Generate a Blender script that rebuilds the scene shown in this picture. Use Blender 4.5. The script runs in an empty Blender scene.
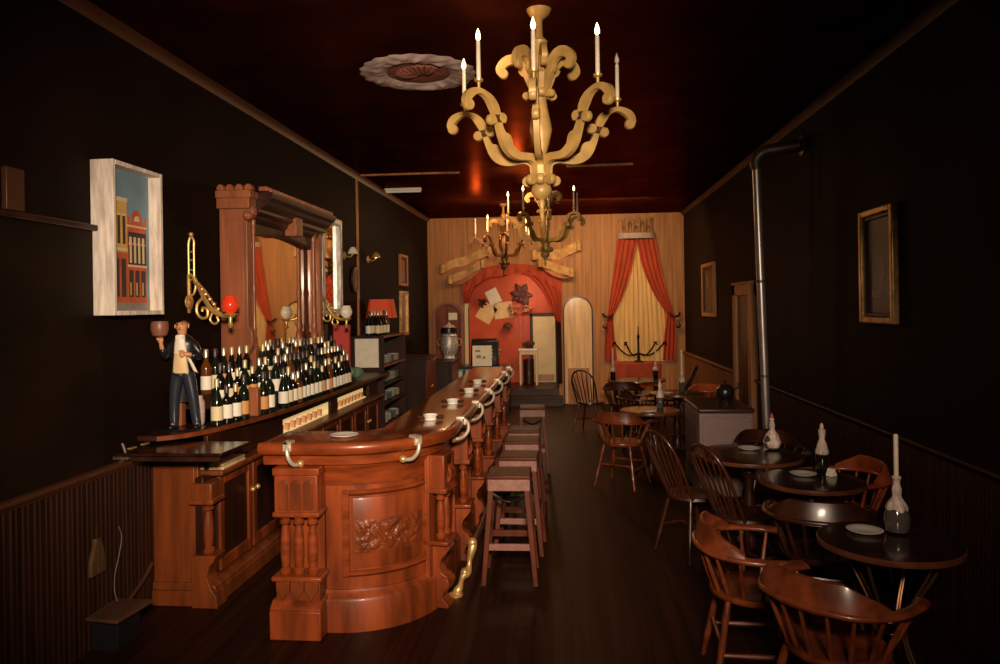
import bpy, math, random
from mathutils import Vector, Matrix, Euler, noise
PI = math.pi
C = bpy.context.scene.collection
S = bpy.context.scene
random.seed(7)

# ------------------------------------------------------------------ camera, world, lights, exposure
FPX = 740.0
cam = bpy.data.cameras.new('camera')
cam.sensor_fit = 'HORIZONTAL'; cam.sensor_width = 36.0; cam.lens = FPX / 1000 * 36.0
cam.shift_y = -0.025; cam.clip_start = 0.05; cam.clip_end = 60
camo = bpy.data.objects.new('camera', cam); C.objects.link(camo)
yaw = math.atan(67 / FPX); rho = 0.015
F = Vector((-math.sin(yaw), math.cos(yaw), 0)); R0 = Vector((math.cos(yaw), math.sin(yaw), 0)); U0 = Vector((0, 0, 1))
RV = math.cos(rho) * R0 - math.sin(rho) * U0
UV = math.sin(rho) * R0 + math.cos(rho) * U0
m = Matrix.Identity(4)
for i in range(3):
    m[i][0] = RV[i]; m[i][1] = UV[i]; m[i][2] = -F[i]
m[2][3] = 1.9
camo.matrix_world = m
S.camera = camo

S.view_settings.view_transform = 'Standard'
S.view_settings.look = 'None'
S.view_settings.exposure = 0.0
S.view_settings.gamma = 1.0
S.view_settings.use_curve_mapping = False

world = bpy.data.worlds.new('room_world'); S.world = world
world.use_nodes = True
world.node_tree.nodes['Background'].inputs[0].default_value = (0.5, 0.25, 0.12, 1)
world.node_tree.nodes['Background'].inputs[1].default_value = 0.02

def lamp(name, kind, loc, energy, color, size=0.1, target=None, **kw):
    l = bpy.data.lights.new(name, kind)
    l.energy = energy; l.color = color
    if kind == 'AREA':
        l.shape = 'RECTANGLE'; l.size = size; l.size_y = kw.get('size_y', size)
    else:
        l.shadow_soft_size = size
    if kind == 'SPOT':
        l.spot_size = kw.get('cone', 1.0); l.spot_blend = kw.get('blend', 0.8)
    o = bpy.data.objects.new(name, l); C.objects.link(o); o.location = loc
    if target is not None:
        o.rotation_euler = (Vector(target) - Vector(loc)).to_track_quat('-Z', 'Y').to_euler()
    return o

# floodlight beside the camera, by the shop front, aimed down the bar
lamp('flood_light', 'SPOT', (0.10, -0.3, 2.45), 1700, (1.0, 0.77, 0.55), 0.18, (-1.25, 5.6, 1.62), cone=1.16, blend=1.0)
lamp('flood_light', 'SPOT', (0.4, -0.2, 2.5), 340, (1.0, 0.74, 0.54), 0.18, (1.0, 5.2, 0.7), cone=0.8, blend=1.0)
# light of the nearer two chandeliers; the third lamp is an added fill
WARM = (1.0, 0.56, 0.24)
lamp('chandelier_light', 'POINT', (-0.46, 4.3, 3.42), 3, WARM, 0.06)
lamp('chandelier_light', 'POINT', (-0.62, 9.5, 3.40), 16, WARM, 0.06)
lamp('chandelier_light', 'POINT', (-1.45, 12.0, 3.30), 16, WARM, 0.06)  # added in front of the third chandelier to brighten the far counter
# fill lights added for the back wall and alcove, with no fixture of their own
lamp('back_wall_fill', 'AREA', (0.1, 12.2, 3.60), 88, (1.0, 0.66, 0.32), 2.6, (0.1, 14.3, 1.5), size_y=0.3)
lamp('alcove_fill', 'POINT', (-0.75, 14.9, 2.25), 20, (1.0, 0.74, 0.44), 0.08)

# ------------------------------------------------------------------ materials
def mat(name, col, rough=0.5, metal=0.0, var=0.0, scale=(6, 6, 6), bump=0.0, bscale=None, coat=0.0, emit=None, es=0.0, spec=0.5, detail=4, col2=None, tint=None):
    M = bpy.data.materials.new(name); M.use_nodes = True
    nt = M.node_tree; b = nt.nodes['Principled BSDF']
    b.inputs['Base Color'].default_value = (*col, 1)
    b.inputs['Roughness'].default_value = rough; b.inputs['Metallic'].default_value = metal
    b.inputs['Coat Weight'].default_value = coat; b.inputs['Coat Roughness'].default_value = 0.12
    b.inputs['Specular IOR Level'].default_value = spec
    if var > 0 or bump > 0 or col2:
        tc = nt.nodes.new('ShaderNodeTexCoord'); mp = nt.nodes.new('ShaderNodeMapping')
        mp.inputs['Scale'].default_value = scale
        nt.links.new(tc.outputs['Object'], mp.inputs['Vector'])
        n = nt.nodes.new('ShaderNodeTexNoise'); n.inputs['Scale'].default_value = 1.0; n.inputs['Detail'].default_value = detail
        nt.links.new(mp.outputs[0], n.inputs['Vector'])
        if var > 0 or col2:
            r = nt.nodes.new('ShaderNodeValToRGB')
            a = col2 if col2 else tuple(c * (1 - var) for c in col)
            z = col if col2 else tuple(min(1, c * (1 + var)) for c in col)
            r.color_ramp.elements[0].position = 0.34; r.color_ramp.elements[1].position = 0.68
            r.color_ramp.elements[0].color = (*a, 1); r.color_ramp.elements[1].color = (*z, 1)
            nt.links.new(n.outputs['Fac'], r.inputs[0]); nt.links.new(r.outputs[0], b.inputs['Base Color'])
        if bump > 0:
            bp = nt.nodes.new('ShaderNodeBump'); bp.inputs['Strength'].default_value = bump; bp.inputs['Distance'].default_value = 0.01
            if bscale:
                mp2 = nt.nodes.new('ShaderNodeMapping'); mp2.inputs['Scale'].default_value = bscale
                nt.links.new(tc.outputs['Object'], mp2.inputs['Vector'])
                n2 = nt.nodes.new('ShaderNodeTexNoise'); n2.inputs['Scale'].default_value = 1.0
                nt.links.new(mp2.outputs[0], n2.inputs['Vector']); nt.links.new(n2.outputs['Fac'], bp.inputs['Height'])
            else:
                nt.links.new(n.outputs['Fac'], bp.inputs['Height'])
            nt.links.new(bp.outputs[0], b.inputs['Normal'])
    if tint: b.inputs['Specular Tint'].default_value = (*tint, 1)
    if emit:
        b.inputs['Emission Color'].default_value = (*emit, 1); b.inputs['Emission Strength'].default_value = es
    return M

def board_wall(name, col, width=0.16, depth=0.35):
    """vertical boards with thin grooves, the grain running up"""
    M = bpy.data.materials.new(name); M.use_nodes = True
    nt = M.node_tree; b = nt.nodes['Principled BSDF']; b.inputs['Roughness'].default_value = 0.6
    tc = nt.nodes.new('ShaderNodeTexCoord'); mp = nt.nodes.new('ShaderNodeMapping')
    mp.inputs['Scale'].default_value = (22, 22, 0.9)
    nt.links.new(tc.outputs['Object'], mp.inputs['Vector'])
    n = nt.nodes.new('ShaderNodeTexNoise'); n.inputs['Scale'].default_value = 1.0; n.inputs['Detail'].default_value = 5
    nt.links.new(mp.outputs[0], n.inputs['Vector'])
    r = nt.nodes.new('ShaderNodeValToRGB'); r.color_ramp.elements[0].position = 0.3; r.color_ramp.elements[1].position = 0.7
    r.color_ramp.elements[0].color = (*[c * 0.66 for c in col], 1); r.color_ramp.elements[1].color = (*[min(1, c * 1.2) for c in col], 1)
    nt.links.new(n.outputs['Fac'], r.inputs[0])
    sx = nt.nodes.new('ShaderNodeSeparateXYZ'); nt.links.new(tc.outputs['Object'], sx.inputs[0])
    ad = nt.nodes.new('ShaderNodeMath'); ad.operation = 'ADD'; nt.links.new(sx.outputs['X'], ad.inputs[0]); nt.links.new(sx.outputs['Y'], ad.inputs[1])
    dv = nt.nodes.new('ShaderNodeMath'); dv.operation = 'DIVIDE'; dv.inputs[1].default_value = width; nt.links.new(ad.outputs[0], dv.inputs[0])
    fr = nt.nodes.new('ShaderNodeMath'); fr.operation = 'FRACT'; nt.links.new(dv.outputs[0], fr.inputs[0])
    lt = nt.nodes.new('ShaderNodeMath'); lt.operation = 'LESS_THAN'; lt.inputs[1].default_value = 0.05; nt.links.new(fr.outputs[0], lt.inputs[0])
    mx = nt.nodes.new('ShaderNodeMixRGB'); mx.inputs[2].default_value = (*[c * 0.45 for c in col], 1)
    mf = nt.nodes.new('ShaderNodeMath'); mf.operation = 'MULTIPLY'; mf.inputs[1].default_value = depth; nt.links.new(lt.outputs[0], mf.inputs[0])
    nt.links.new(mf.outputs[0], mx.inputs[0]); nt.links.new(r.outputs[0], mx.inputs[1]); nt.links.new(mx.outputs[0], b.inputs['Base Color'])
    return M

def floor_mat():
    M = bpy.data.materials.new('floor_boards'); M.use_nodes = True
    nt = M.node_tree; b = nt.nodes['Principled BSDF']
    tc = nt.nodes.new('ShaderNodeTexCoord'); mp = nt.nodes.new('ShaderNodeMapping'); mp.inputs['Scale'].default_value = (14, 0.7, 1)
    nt.links.new(tc.outputs['Object'], mp.inputs['Vector'])
    n = nt.nodes.new('ShaderNodeTexNoise'); n.inputs['Scale'].default_value = 1; n.inputs['Detail'].default_value = 6; nt.links.new(mp.outputs[0], n.inputs['Vector'])
    r = nt.nodes.new('ShaderNodeValToRGB'); r.color_ramp.elements[0].position = 0.3; r.color_ramp.elements[1].position = 0.72
    r.color_ramp.elements[0].color = (0.009, 0.0026, 0.0013, 1); r.color_ramp.elements[1].color = (0.032, 0.0098, 0.0050, 1)
    nt.links.new(n.outputs['Fac'], r.inputs[0])
    br = nt.nodes.new('ShaderNodeTexBrick'); br.inputs['Scale'].default_value = 1.0
    mp2 = nt.nodes.new('ShaderNodeMapping'); mp2.inputs['Rotation'].default_value = (0, 0, PI / 2); nt.links.new(tc.outputs['Object'], mp2.inputs['Vector'])
    nt.links.new(mp2.outputs[0], br.inputs['Vector'])
    br.inputs['Brick Width'].default_value = 2.4; br.inputs['Row Height'].default_value = 0.11; br.inputs['Mortar Size'].default_value = 0.004
    br.inputs['Color1'].default_value = (1, 1, 1, 1); br.inputs['Color2'].default_value = (0.78, 0.78, 0.78, 1); br.inputs['Mortar'].default_value = (0.3, 0.3, 0.3, 1)
    mx = nt.nodes.new('ShaderNodeMixRGB'); mx.blend_type = 'MULTIPLY'; mx.inputs[0].default_value = 1
    nt.links.new(r.outputs[0], mx.inputs[1]); nt.links.new(br.outputs['Color'], mx.inputs[2]); nt.links.new(mx.outputs[0], b.inputs['Base Color'])
    b.inputs['Roughness'].default_value = 0.5; b.inputs['Specular IOR Level'].default_value = 0.22; b.inputs['Specular Tint'].default_value = (1.0, 0.5, 0.3, 1)
    return M

W = {}
W['floor'] = floor_mat()
def gloss_paint(name, col, gcol, rough):
    """old varnished paint: a matt coat with a weak tinted sheen"""
    M = bpy.data.materials.new(name); M.use_nodes = True
    nt = M.node_tree; nt.nodes.remove(nt.nodes['Principled BSDF']); out = nt.nodes['Material Output']
    d = nt.nodes.new('ShaderNodeBsdfDiffuse'); g = nt.nodes.new('ShaderNodeBsdfGlossy'); a = nt.nodes.new('ShaderNodeAddShader')
    tc = nt.nodes.new('ShaderNodeTexCoord'); n = nt.nodes.new('ShaderNodeTexNoise'); n.inputs['Scale'].default_value = 2.2; n.inputs['Detail'].default_value = 4
    nt.links.new(tc.outputs['Object'], n.inputs['Vector'])
    for sh, c in ((d, col), (g, gcol)):
        r = nt.nodes.new('ShaderNodeValToRGB'); r.color_ramp.elements[0].position = .3; r.color_ramp.elements[1].position = .7
        r.color_ramp.elements[0].color = (*[q * .7 for q in c], 1); r.color_ramp.elements[1].color = (*[q * 1.25 for q in c], 1)
        nt.links.new(n.outputs['Fac'], r.inputs[0]); nt.links.new(r.outputs[0], sh.inputs['Color'])
    g.inputs['Roughness'].default_value = rough
    nt.links.new(d.outputs[0], a.inputs[0]); nt.links.new(g.outputs[0], a.inputs[1]); nt.links.new(a.outputs[0], out.inputs['Surface'])
    return M
W['ceiling'] = gloss_paint('ceiling_paint', (0.020, 0.0048, 0.0025), (0.060, 0.0100, 0.0030), 0.30)
W['wall'] = mat('dark_wall_paint', (0.0085, 0.0026, 0.0012), 0.7, var=0.25, spec=0.12, scale=(1.5, 1.5, 1.5), bump=0.1, bscale=(25, 25, 25))
W['wallgreen'] = mat('olive_panel_paint', (0.012, 0.0055, 0.0022), 0.6, var=0.3, spec=0.12, scale=(2, 2, 3))
W['back'] = board_wall('tan_board_wall', (0.40, 0.165, 0.050))
W['redwall'] = mat('red_alcove_paint', (0.55, 0.072, 0.018), 0.6, var=0.15, scale=(3, 3, 3))
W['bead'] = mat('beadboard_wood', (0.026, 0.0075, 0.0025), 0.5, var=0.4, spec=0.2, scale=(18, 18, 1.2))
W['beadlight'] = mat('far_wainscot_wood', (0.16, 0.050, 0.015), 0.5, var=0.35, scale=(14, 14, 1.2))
W['trim'] = mat('trim_wood', (0.070, 0.022, 0.009), 0.45, var=0.3, scale=(8, 1.0, 8))
W['casing'] = mat('casing_wood', (0.38, 0.150, 0.048), 0.45, var=0.3, scale=(20, 20, 1.5))
W['mahog'] = mat('mahogany', (0.200, 0.0385, 0.0090), 0.40, var=0.5, scale=(9, 9, 1.4), coat=0.08, spec=0.32, bump=0.05, bscale=(40, 40, 5))
W['mahogh'] = mat('mahogany_rail', (0.210, 0.040, 0.0092), 0.32, var=0.35, scale=(5, 5, 22), coat=0.2, spec=0.35)
W['carved'] = mat('carved_mahogany', (0.155, 0.032, 0.0075), 0.45, var=0.35, scale=(9, 9, 3), coat=0.05, spec=0.3)
W['bartop'] = mat('bar_top_varnish', (0.20, 0.042, 0.0115), 0.16, var=0.4, scale=(9, 1.2, 6), coat=0.8)
W['darkwood'] = mat('dark_wood', (0.030, 0.0080, 0.0034), 0.42, var=0.4, scale=(7, 7, 2), coat=0.05, spec=0.3)
W['backwood'] = mat('back_bar_wood', (0.165, 0.038, 0.0085), 0.42, spec=0.3, var=0.35, scale=(13, 13, 1.3), coat=0.15)
W['hutch'] = mat('hutch_wood', (0.29, 0.088, 0.036), 0.45, var=0.3, scale=(13, 13, 1.3), coat=0.1)
W['chair'] = mat('chair_wood', (0.140, 0.030, 0.009), 0.34, spec=0.4, var=0.5, scale=(10, 10, 10), coat=0.25)
W['chairdark'] = mat('dark_chair_wood', (0.040, 0.010, 0.004), 0.34, var=0.5, scale=(10, 10, 10), coat=0.25)
W['chairred'] = mat('red_chair_wood', (0.36, 0.070, 0.022), 0.3, var=0.3, scale=(8, 8, 8), coat=0.3)
W['table'] = mat('table_wood', (0.020, 0.006, 0.003), 0.26, var=0.4, scale=(12, 2, 6), coat=0.4)
W['tedge'] = mat('table_edge_wood', (0.10, 0.030, 0.011), 0.3, var=0.3, scale=(10, 10, 10), coat=0.2)
W['stool'] = mat('stool_wood', (0.085, 0.019, 0.007), 0.5, spec=0.22, var=0.3, scale=(10, 10, 6))
W['stoolpale'] = mat('worn_stool_apron', (0.23, 0.105, 0.082), 0.55, var=0.2, scale=(30, 30, 40))
W['iron'] = mat('black_iron', (0.018, 0.014, 0.012), 0.4, metal=0.7)
W['wire'] = mat('table_leg_wire', (0.20, 0.10, 0.05), 0.35, metal=0.8)
W['gold'] = mat('gilt_wood', (0.46, 0.28, 0.088), 0.45, metal=0.1, var=0.22, scale=(9, 9, 9), bump=0.1)
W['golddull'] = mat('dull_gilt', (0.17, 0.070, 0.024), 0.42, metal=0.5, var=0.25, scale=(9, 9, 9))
W['goldframe'] = mat('gilt_frame', (0.60, 0.36, 0.13), 0.35, metal=0.55, var=0.3, scale=(14, 14, 14))
W['brass'] = mat('gilt_brass', (0.66, 0.42, 0.15), 0.36, metal=0.6)
W['chrome'] = mat('polished_nickel', (0.62, 0.54, 0.43), 0.4, metal=0.45)
W['pipe'] = mat('stove_pipe_tin', (0.50, 0.44, 0.42), 0.36, metal=0.8, var=0.25, scale=(30, 30, 4))
W['pipedark'] = mat('stove_pipe_sooty', (0.16, 0.10, 0.08), 0.45, metal=0.6, var=0.3, scale=(20, 20, 20))
W['heater'] = mat('heater_enamel', (0.20, 0.125, 0.12), 0.55, metal=0.1, var=0.25, scale=(120, 120, 120), bump=0.4)
W['heatertop'] = mat('heater_dark_enamel', (0.045, 0.020, 0.014), 0.35, metal=0.2)
W['wax'] = mat('candle_wax', (0.74, 0.62, 0.47), 0.45, var=0.1, scale=(30, 30, 30))
W['waxdrip'] = mat('dripped_wax', (0.60, 0.47, 0.40), 0.5, var=0.4, scale=(40, 40, 14), bump=0.5)
W['waxred'] = mat('red_wax', (0.42, 0.06, 0.03), 0.4)
W['flame'] = mat('candle_flame', (1, 0.6, 0.25), 0.5, emit=(1.0, 0.62, 0.30), es=7.0)
W['white'] = mat('white_china', (0.82, 0.78, 0.70), 0.25, coat=0.3)
W['ashdark'] = mat('brown_glass', (0.05, 0.02, 0.01), 0.15)
W['red'] = mat('red_drape', (0.40, 0.044, 0.012), 0.75, var=0.2, scale=(12, 12, 2))
W['redbox'] = mat('red_card', (0.58, 0.055, 0.040), 0.5)
W['redglass'] = mat('red_globe_glass', (0.62, 0.035, 0.012), 0.18, emit=(0.9, 0.06, 0.01), es=0.22)
W['shade'] = mat('red_lamp_shade', (0.62, 0.070, 0.020), 0.6, emit=(0.9, 0.08, 0.015), es=0.12)
W['milk'] = mat('milk_glass', (0.66, 0.58, 0.46), 0.2, emit=(1, 0.8, 0.55), es=0.08)
W['cream'] = mat('cream_curtain', (0.70, 0.42, 0.165), 0.7, var=0.2, scale=(26, 26, 1.2))
W['creampaint'] = mat('cream_door_paint', (0.74, 0.60, 0.34), 0.5, var=0.1, scale=(4, 4, 4))
W['ribbon'] = mat('plaster_ribbon', (0.56, 0.30, 0.105), 0.6, var=0.25, scale=(9, 9, 9))
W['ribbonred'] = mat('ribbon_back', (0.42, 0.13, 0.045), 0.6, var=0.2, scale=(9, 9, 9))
W['pelmet'] = mat('grey_pelmet', (0.42, 0.30, 0.26), 0.6, var=0.2, scale=(12, 12, 12))
W['plaster'] = mat('rose_plaster', (0.50, 0.36, 0.32), 0.7, var=0.3, scale=(12, 12, 12), bump=0.4)
W['plasterred'] = mat('rose_plaster_centre', (0.26, 0.085, 0.055), 0.6, var=0.3, scale=(10, 10, 10), bump=0.3)
W['whitewood'] = mat('whitewashed_wood', (0.70, 0.60, 0.52), 0.6, var=0.28, scale=(40, 40, 5), bump=0.2)
W['silver'] = mat('silver_leaf_frame', (0.56, 0.56, 0.56), 0.4, metal=0.5, var=0.3, scale=(30, 30, 8))
W['mirror'] = mat('mirror_glass', (0.86, 0.80, 0.72), 0.03, metal=1.0)
W['paper'] = mat('paper_sheet', (0.86, 0.79, 0.64), 0.7, var=0.08, scale=(12, 12, 12))
W['paper2'] = mat('yellowed_paper', (0.74, 0.52, 0.27), 0.7, var=0.1, scale=(12, 12, 12))
W['ink'] = mat('faded_print', (0.30, 0.20, 0.14), 0.7)
W['black'] = mat('black_lacquer', (0.012, 0.011, 0.012), 0.3, coat=0.2)
W['trouser'] = mat('blue_black_cloth', (0.022, 0.026, 0.040), 0.30, coat=0.3)
W['skin'] = mat('painted_skin', (0.60, 0.27, 0.13), 0.4)
W['hairp'] = mat('painted_hair', (0.20, 0.075, 0.03), 0.5)
W['shirt'] = mat('white_shirt', (0.78, 0.70, 0.58), 0.5)
W['waist'] = mat('buff_waistcoat', (0.70, 0.50, 0.25), 0.5)
W['cup'] = mat('brown_cup', (0.22, 0.085, 0.055), 0.4)
W['gl0'] = mat('green_black_glass', (0.006, 0.006, 0.004), 0.10, coat=0.4)
W['gl1'] = mat('dark_green_glass', (0.007, 0.012, 0.006), 0.10, coat=0.4)
W['gl2'] = mat('amber_glass', (0.12, 0.034, 0.006), 0.10, coat=0.4)
W['gl3'] = mat('clear_spirit_glass', (0.075, 0.062, 0.055), 0.08, coat=0.4)
W['lab0'] = mat('white_label', (0.86, 0.80, 0.68), 0.6)
W['lab1'] = mat('cream_label', (0.78, 0.64, 0.40), 0.6)
W['lab2'] = mat('orange_label', (0.64, 0.30, 0.09), 0.6)
W['foil0'] = mat('silver_foil', (0.70, 0.64, 0.54), 0.3, metal=0.7)
W['foil1'] = mat('gold_foil', (0.66, 0.50, 0.28), 0.4, metal=0.4)
W['foil2'] = mat('dark_cap', (0.05, 0.03, 0.03), 0.35)
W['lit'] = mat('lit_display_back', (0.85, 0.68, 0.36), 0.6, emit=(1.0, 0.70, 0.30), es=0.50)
W['tumbler'] = mat('pink_tumbler_glass', (0.60, 0.32, 0.18), 0.15)
W['greencloth'] = mat('green_cloth', (0.15, 0.25, 0.15), 0.8, var=0.3, scale=(20, 20, 20))
W['sky'] = mat('painted_sky', (0.16, 0.26, 0.33), 0.7, var=0.2, scale=(4, 4, 4))
W['pyel'] = mat('painted_yellow', (0.62, 0.36, 0.10), 0.7, var=0.15, scale=(8, 8, 8))
W['pred'] = mat('painted_red', (0.50, 0.10, 0.03), 0.7, var=0.2, scale=(8, 8, 8))
W['pdark'] = mat('painted_dark', (0.055, 0.030, 0.022), 0.7)
W['pcream'] = mat('painted_cream', (0.66, 0.52, 0.30), 0.7)
W['pgrey'] = mat('painted_street', (0.26, 0.21, 0.19), 0.7, var=0.2, scale=(9, 9, 9))
W['murk'] = mat('dark_canvas', (0.070, 0.030, 0.014), 0.4, col2=(0.016, 0.008, 0.005), scale=(5, 5, 3), detail=2)
W['murk2'] = mat('umber_canvas', (0.20, 0.075, 0.03), 0.4)
W['mosaic'] = mat('silver_ornament', (0.66, 0.60, 0.58), 0.35, metal=0.4, var=0.5, scale=(50, 50, 50), bump=0.5)
W['flower'] = mat('dark_flower', (0.08, 0.02, 0.015), 0.7)
W['pinkflower'] = mat('pink_flower', (0.42, 0.16, 0.10), 0.7, var=0.3, scale=(30, 30, 30))
W['straw'] = mat('broom_straw', (0.075, 0.032, 0.008), 0.8, var=0.5, scale=(60, 60, 4))
W['board'] = mat('worn_step_board', (0.080, 0.030, 0.014), 0.6, var=0.25, scale=(20, 3, 3))
W['cord'] = mat('pale_cord', (0.10, 0.085, 0.05), 0.6)
W['pinkpanel'] = mat('pink_kick_panel', (0.45, 0.24, 0.13), 0.5)
W['teal'] = mat('teal_enamel', (0.22, 0.36, 0.34), 0.35)
W['cloth'] = mat('bar_towel', (0.72, 0.47, 0.27), 0.8, var=0.2, scale=(30, 30, 30))
W['archtan'] = mat('arched_panel_wood', (0.66, 0.40, 0.165), 0.45, var=0.22, scale=(16, 16, 1.0), coat=0.1)

# ------------------------------------------------------------------ mesh builder
class MB:
    def __init__(s): s.v = []; s.f = []; s.mi = []; s.cur = 0
    def m(s, i): s.cur = i; return s
    def add(s, vs, fs):
        k = len(s.v); s.v += [tuple(v) for v in vs]
        for f in fs: s.f.append([i + k for i in f]); s.mi.append(s.cur)
        return s
    def box(s, x0, x1, y0, y1, z0, z1, M=None):
        vs = [Vector((x, y, z)) for z in (z0, z1) for x, y in ((x0, y0), (x1, y0), (x1, y1), (x0, y1))]
        if M: vs = [M @ v for v in vs]
        return s.add(vs, [(3, 2, 1, 0), (4, 5, 6, 7), (0, 1, 5, 4), (1, 2, 6, 5), (2, 3, 7, 6), (3, 0, 4, 7)])
    def prism(s, poly, h0, h1, plane='xy', M=None):
        def mk(a, b, h):
            return Vector((a, b, h)) if plane == 'xy' else (Vector((a, h, b)) if plane == 'xz' else Vector((h, a, b)))
        n = len(poly)
        vs = [mk(a, b, h0) for a, b in poly] + [mk(a, b, h1) for a, b in poly]
        if M: vs = [M @ v for v in vs]
        return s.add(vs, [list(range(n))[::-1], list(range(n, 2 * n))] + [(i, (i + 1) % n, n + (i + 1) % n, n + i) for i in range(n)])
    def lathe(s, prof, seg=20, c=(0, 0, 0), M=None, jit=0, seed=0, cap=True):
        vs = []; n = len(prof)
        for k, (r, z) in enumerate(prof):
            for i in range(seg):
                a = 2 * PI * i / seg; rr = r
                if jit: rr = r * (1 + jit * noise.noise(Vector((math.cos(a) * 1.6 + seed, math.sin(a) * 1.6, z * 6))))
                vs.append(Vector((c[0] + rr * math.cos(a), c[1] + rr * math.sin(a), c[2] + z)))
        if M: vs = [M @ v for v in vs]
        fs = [(k * seg + i, k * seg + (i + 1) % seg, (k + 1) * seg + (i + 1) % seg, (k + 1) * seg + i) for k in range(n - 1) for i in range(seg)]
        if cap: fs += [list(range(seg))[::-1], list(range((n - 1) * seg, n * seg))]
        return s.add(vs, fs)
    def tube(s, pts, r, seg=8, closed=False, flat=1.0):
        pts = [Vector(p) for p in pts]; n = len(pts); rs = r if isinstance(r, (list, tuple)) else [r] * n
        vs = []; up = None
        for i, p in enumerate(pts):
            t = (pts[(i + 1) % n] - pts[i - 1]) if closed else (pts[min(i + 1, n - 1)] - pts[max(i - 1, 0)])
            if t.length < 1e-9: t = Vector((0, 0, 1))
            t.normalize()
            if up is None:
                up = Vector((0, 0, 1)) if abs(t.z) < 0.9 else Vector((1, 0, 0))
            a = t.cross(up)
            if a.length < 1e-6: a = t.cross(Vector((0, 1, 0)))
            a.normalize(); b = a.cross(t).normalized(); up = b
            for k in range(seg):
                an = 2 * PI * k / seg
                vs.append(p + a * math.cos(an) * rs[i] + b * math.sin(an) * rs[i] * flat)
        fs = []
        for i in range(n if closed else n - 1):
            j = (i + 1) % n
            fs += [(i * seg + k, i * seg + (k + 1) % seg, j * seg + (k + 1) % seg, j * seg + k) for k in range(seg)]
        if not closed: fs += [list(range(seg))[::-1], list(range((n - 1) * seg, n * seg))]
        return s.add(vs, fs)
    def loft(s, rings, closed_ring=True, cap=True):
        n = len(rings[0]); vs = [v for r in rings for v in r]; fs = []
        for k in range(len(rings) - 1):
            for i in range(n if closed_ring else n - 1):
                fs.append((k * n + i, k * n + (i + 1) % n, (k + 1) * n + (i + 1) % n, (k + 1) * n + i))
        if cap and closed_ring: fs += [list(range(n))[::-1], list(range((len(rings) - 1) * n, len(rings) * n))]
        return s.add(vs, fs)
    def grid(s, fn, nu, nv, thick=None):
        """fn(u,v)->point; thick = vector giving the back side's offset"""
        P = [[Vector(fn(i / nu, j / nv)) for i in range(nu + 1)] for j in range(nv + 1)]
        vs = [p for row in P for p in row]; w = nu + 1
        fs = [(j * w + i, j * w + i + 1, (j + 1) * w + i + 1, (j + 1) * w + i) for j in range(nv) for i in range(nu)]
        if thick is not None:
            N = len(vs); vs = vs + [p + Vector(thick) for p in vs]
            fs = fs + [tuple(q + N for q in f[::-1]) for f in fs]
            bd = [i for i in range(w)] + [j * w + nu for j in range(1, nv + 1)] + [nv * w + i for i in range(nu - 1, -1, -1)] + [j * w for j in range(nv - 1, 0, -1)]
            for a, b in zip(bd, bd[1:] + bd[:1]): fs.append((b, a, a + N, b + N))
        return s.add(vs, fs)
    def ball(s, c, r, seg=12, rings=8, sc=(1, 1, 1)):
        vs = []; 
        for k in range(1, rings):
            p = PI * k / rings
            for i in range(seg):
                a = 2 * PI * i / seg
                vs.append((c[0] + r * sc[0] * math.sin(p) * math.cos(a), c[1] + r * sc[1] * math.sin(p) * math.sin(a), c[2] - r * sc[2] * math.cos(p)))
        n = len(vs); vs += [(c[0], c[1], c[2] - r * sc[2]), (c[0], c[1], c[2] + r * sc[2])]
        fs = [(k * seg + i, k * seg + (i + 1) % seg, (k + 1) * seg + (i + 1) % seg, (k + 1) * seg + i) for k in range(rings - 2) for i in range(seg)]
        fs += [(n, (i + 1) % seg, i) for i in range(seg)] + [(n + 1, (rings - 2) * seg + i, (rings - 2) * seg + (i + 1) % seg) for i in range(seg)]
        return s.add(vs, fs)

def obj(name, mb, mats, parent=None, smooth=40, bev=0, label=None, segs=2):
    me = bpy.data.meshes.new(name); me.from_pydata(mb.v, [], mb.f); 
    if not isinstance(mats, (list, tuple)): mats = [mats]
    for q in mats: me.materials.append(q)
    for p, i in zip(me.polygons, mb.mi): p.material_index = i
    import bmesh
    b = bmesh.new(); b.from_mesh(me); bmesh.ops.recalc_face_normals(b, faces=b.faces); b.to_mesh(me); b.free()
    if smooth:
        for p in me.polygons: p.use_smooth = True
        me.set_sharp_from_angle(angle=math.radians(smooth))
    me.update()
    o = bpy.data.objects.new(name, me); C.objects.link(o)
    if parent is not None: o.parent = parent
    if bev:
        md = o.modifiers.new('bevel', 'BEVEL'); md.width = bev; md.segments = segs; md.limit_method = 'ANGLE'; md.angle_limit = math.radians(35)
    if label: o['label'] = label
    return o

def thing(name, label, cat, loc=(0, 0, 0), rotz=0, group=None):
    o = bpy.data.objects.new(name, None); C.objects.link(o); o.empty_display_size = 0.1
    o.location = loc; o.rotation_euler = (0, 0, rotz); o['label'] = label; o['category'] = cat
    if group: o['group'] = group
    return o
def tag(o, label, cat, group=None, loc=None, rotz=0):
    o['label'] = label; o['category'] = cat
    if group: o['group'] = group
    if loc is not None: o.location = loc; o.rotation_euler = (0, 0, rotz)
    return o
def struct(name, mb, mt, **k):
    o = obj(name, mb, mt, **k); o['kind'] = 'structure'; return o
def dup(root, loc, rotz=0, label=None, group=None):
    r = root.copy(); C.objects.link(r); r.location = loc; r.rotation_euler = (0, 0, rotz)
    if label: r['label'] = label
    if group: r['group'] = group
    for ch in list(root.children):
        c = ch.copy(); C.objects.link(c); c.parent = r
        for g in list(ch.children):
            d = g.copy(); C.objects.link(d); d.parent = c
    return r
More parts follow.
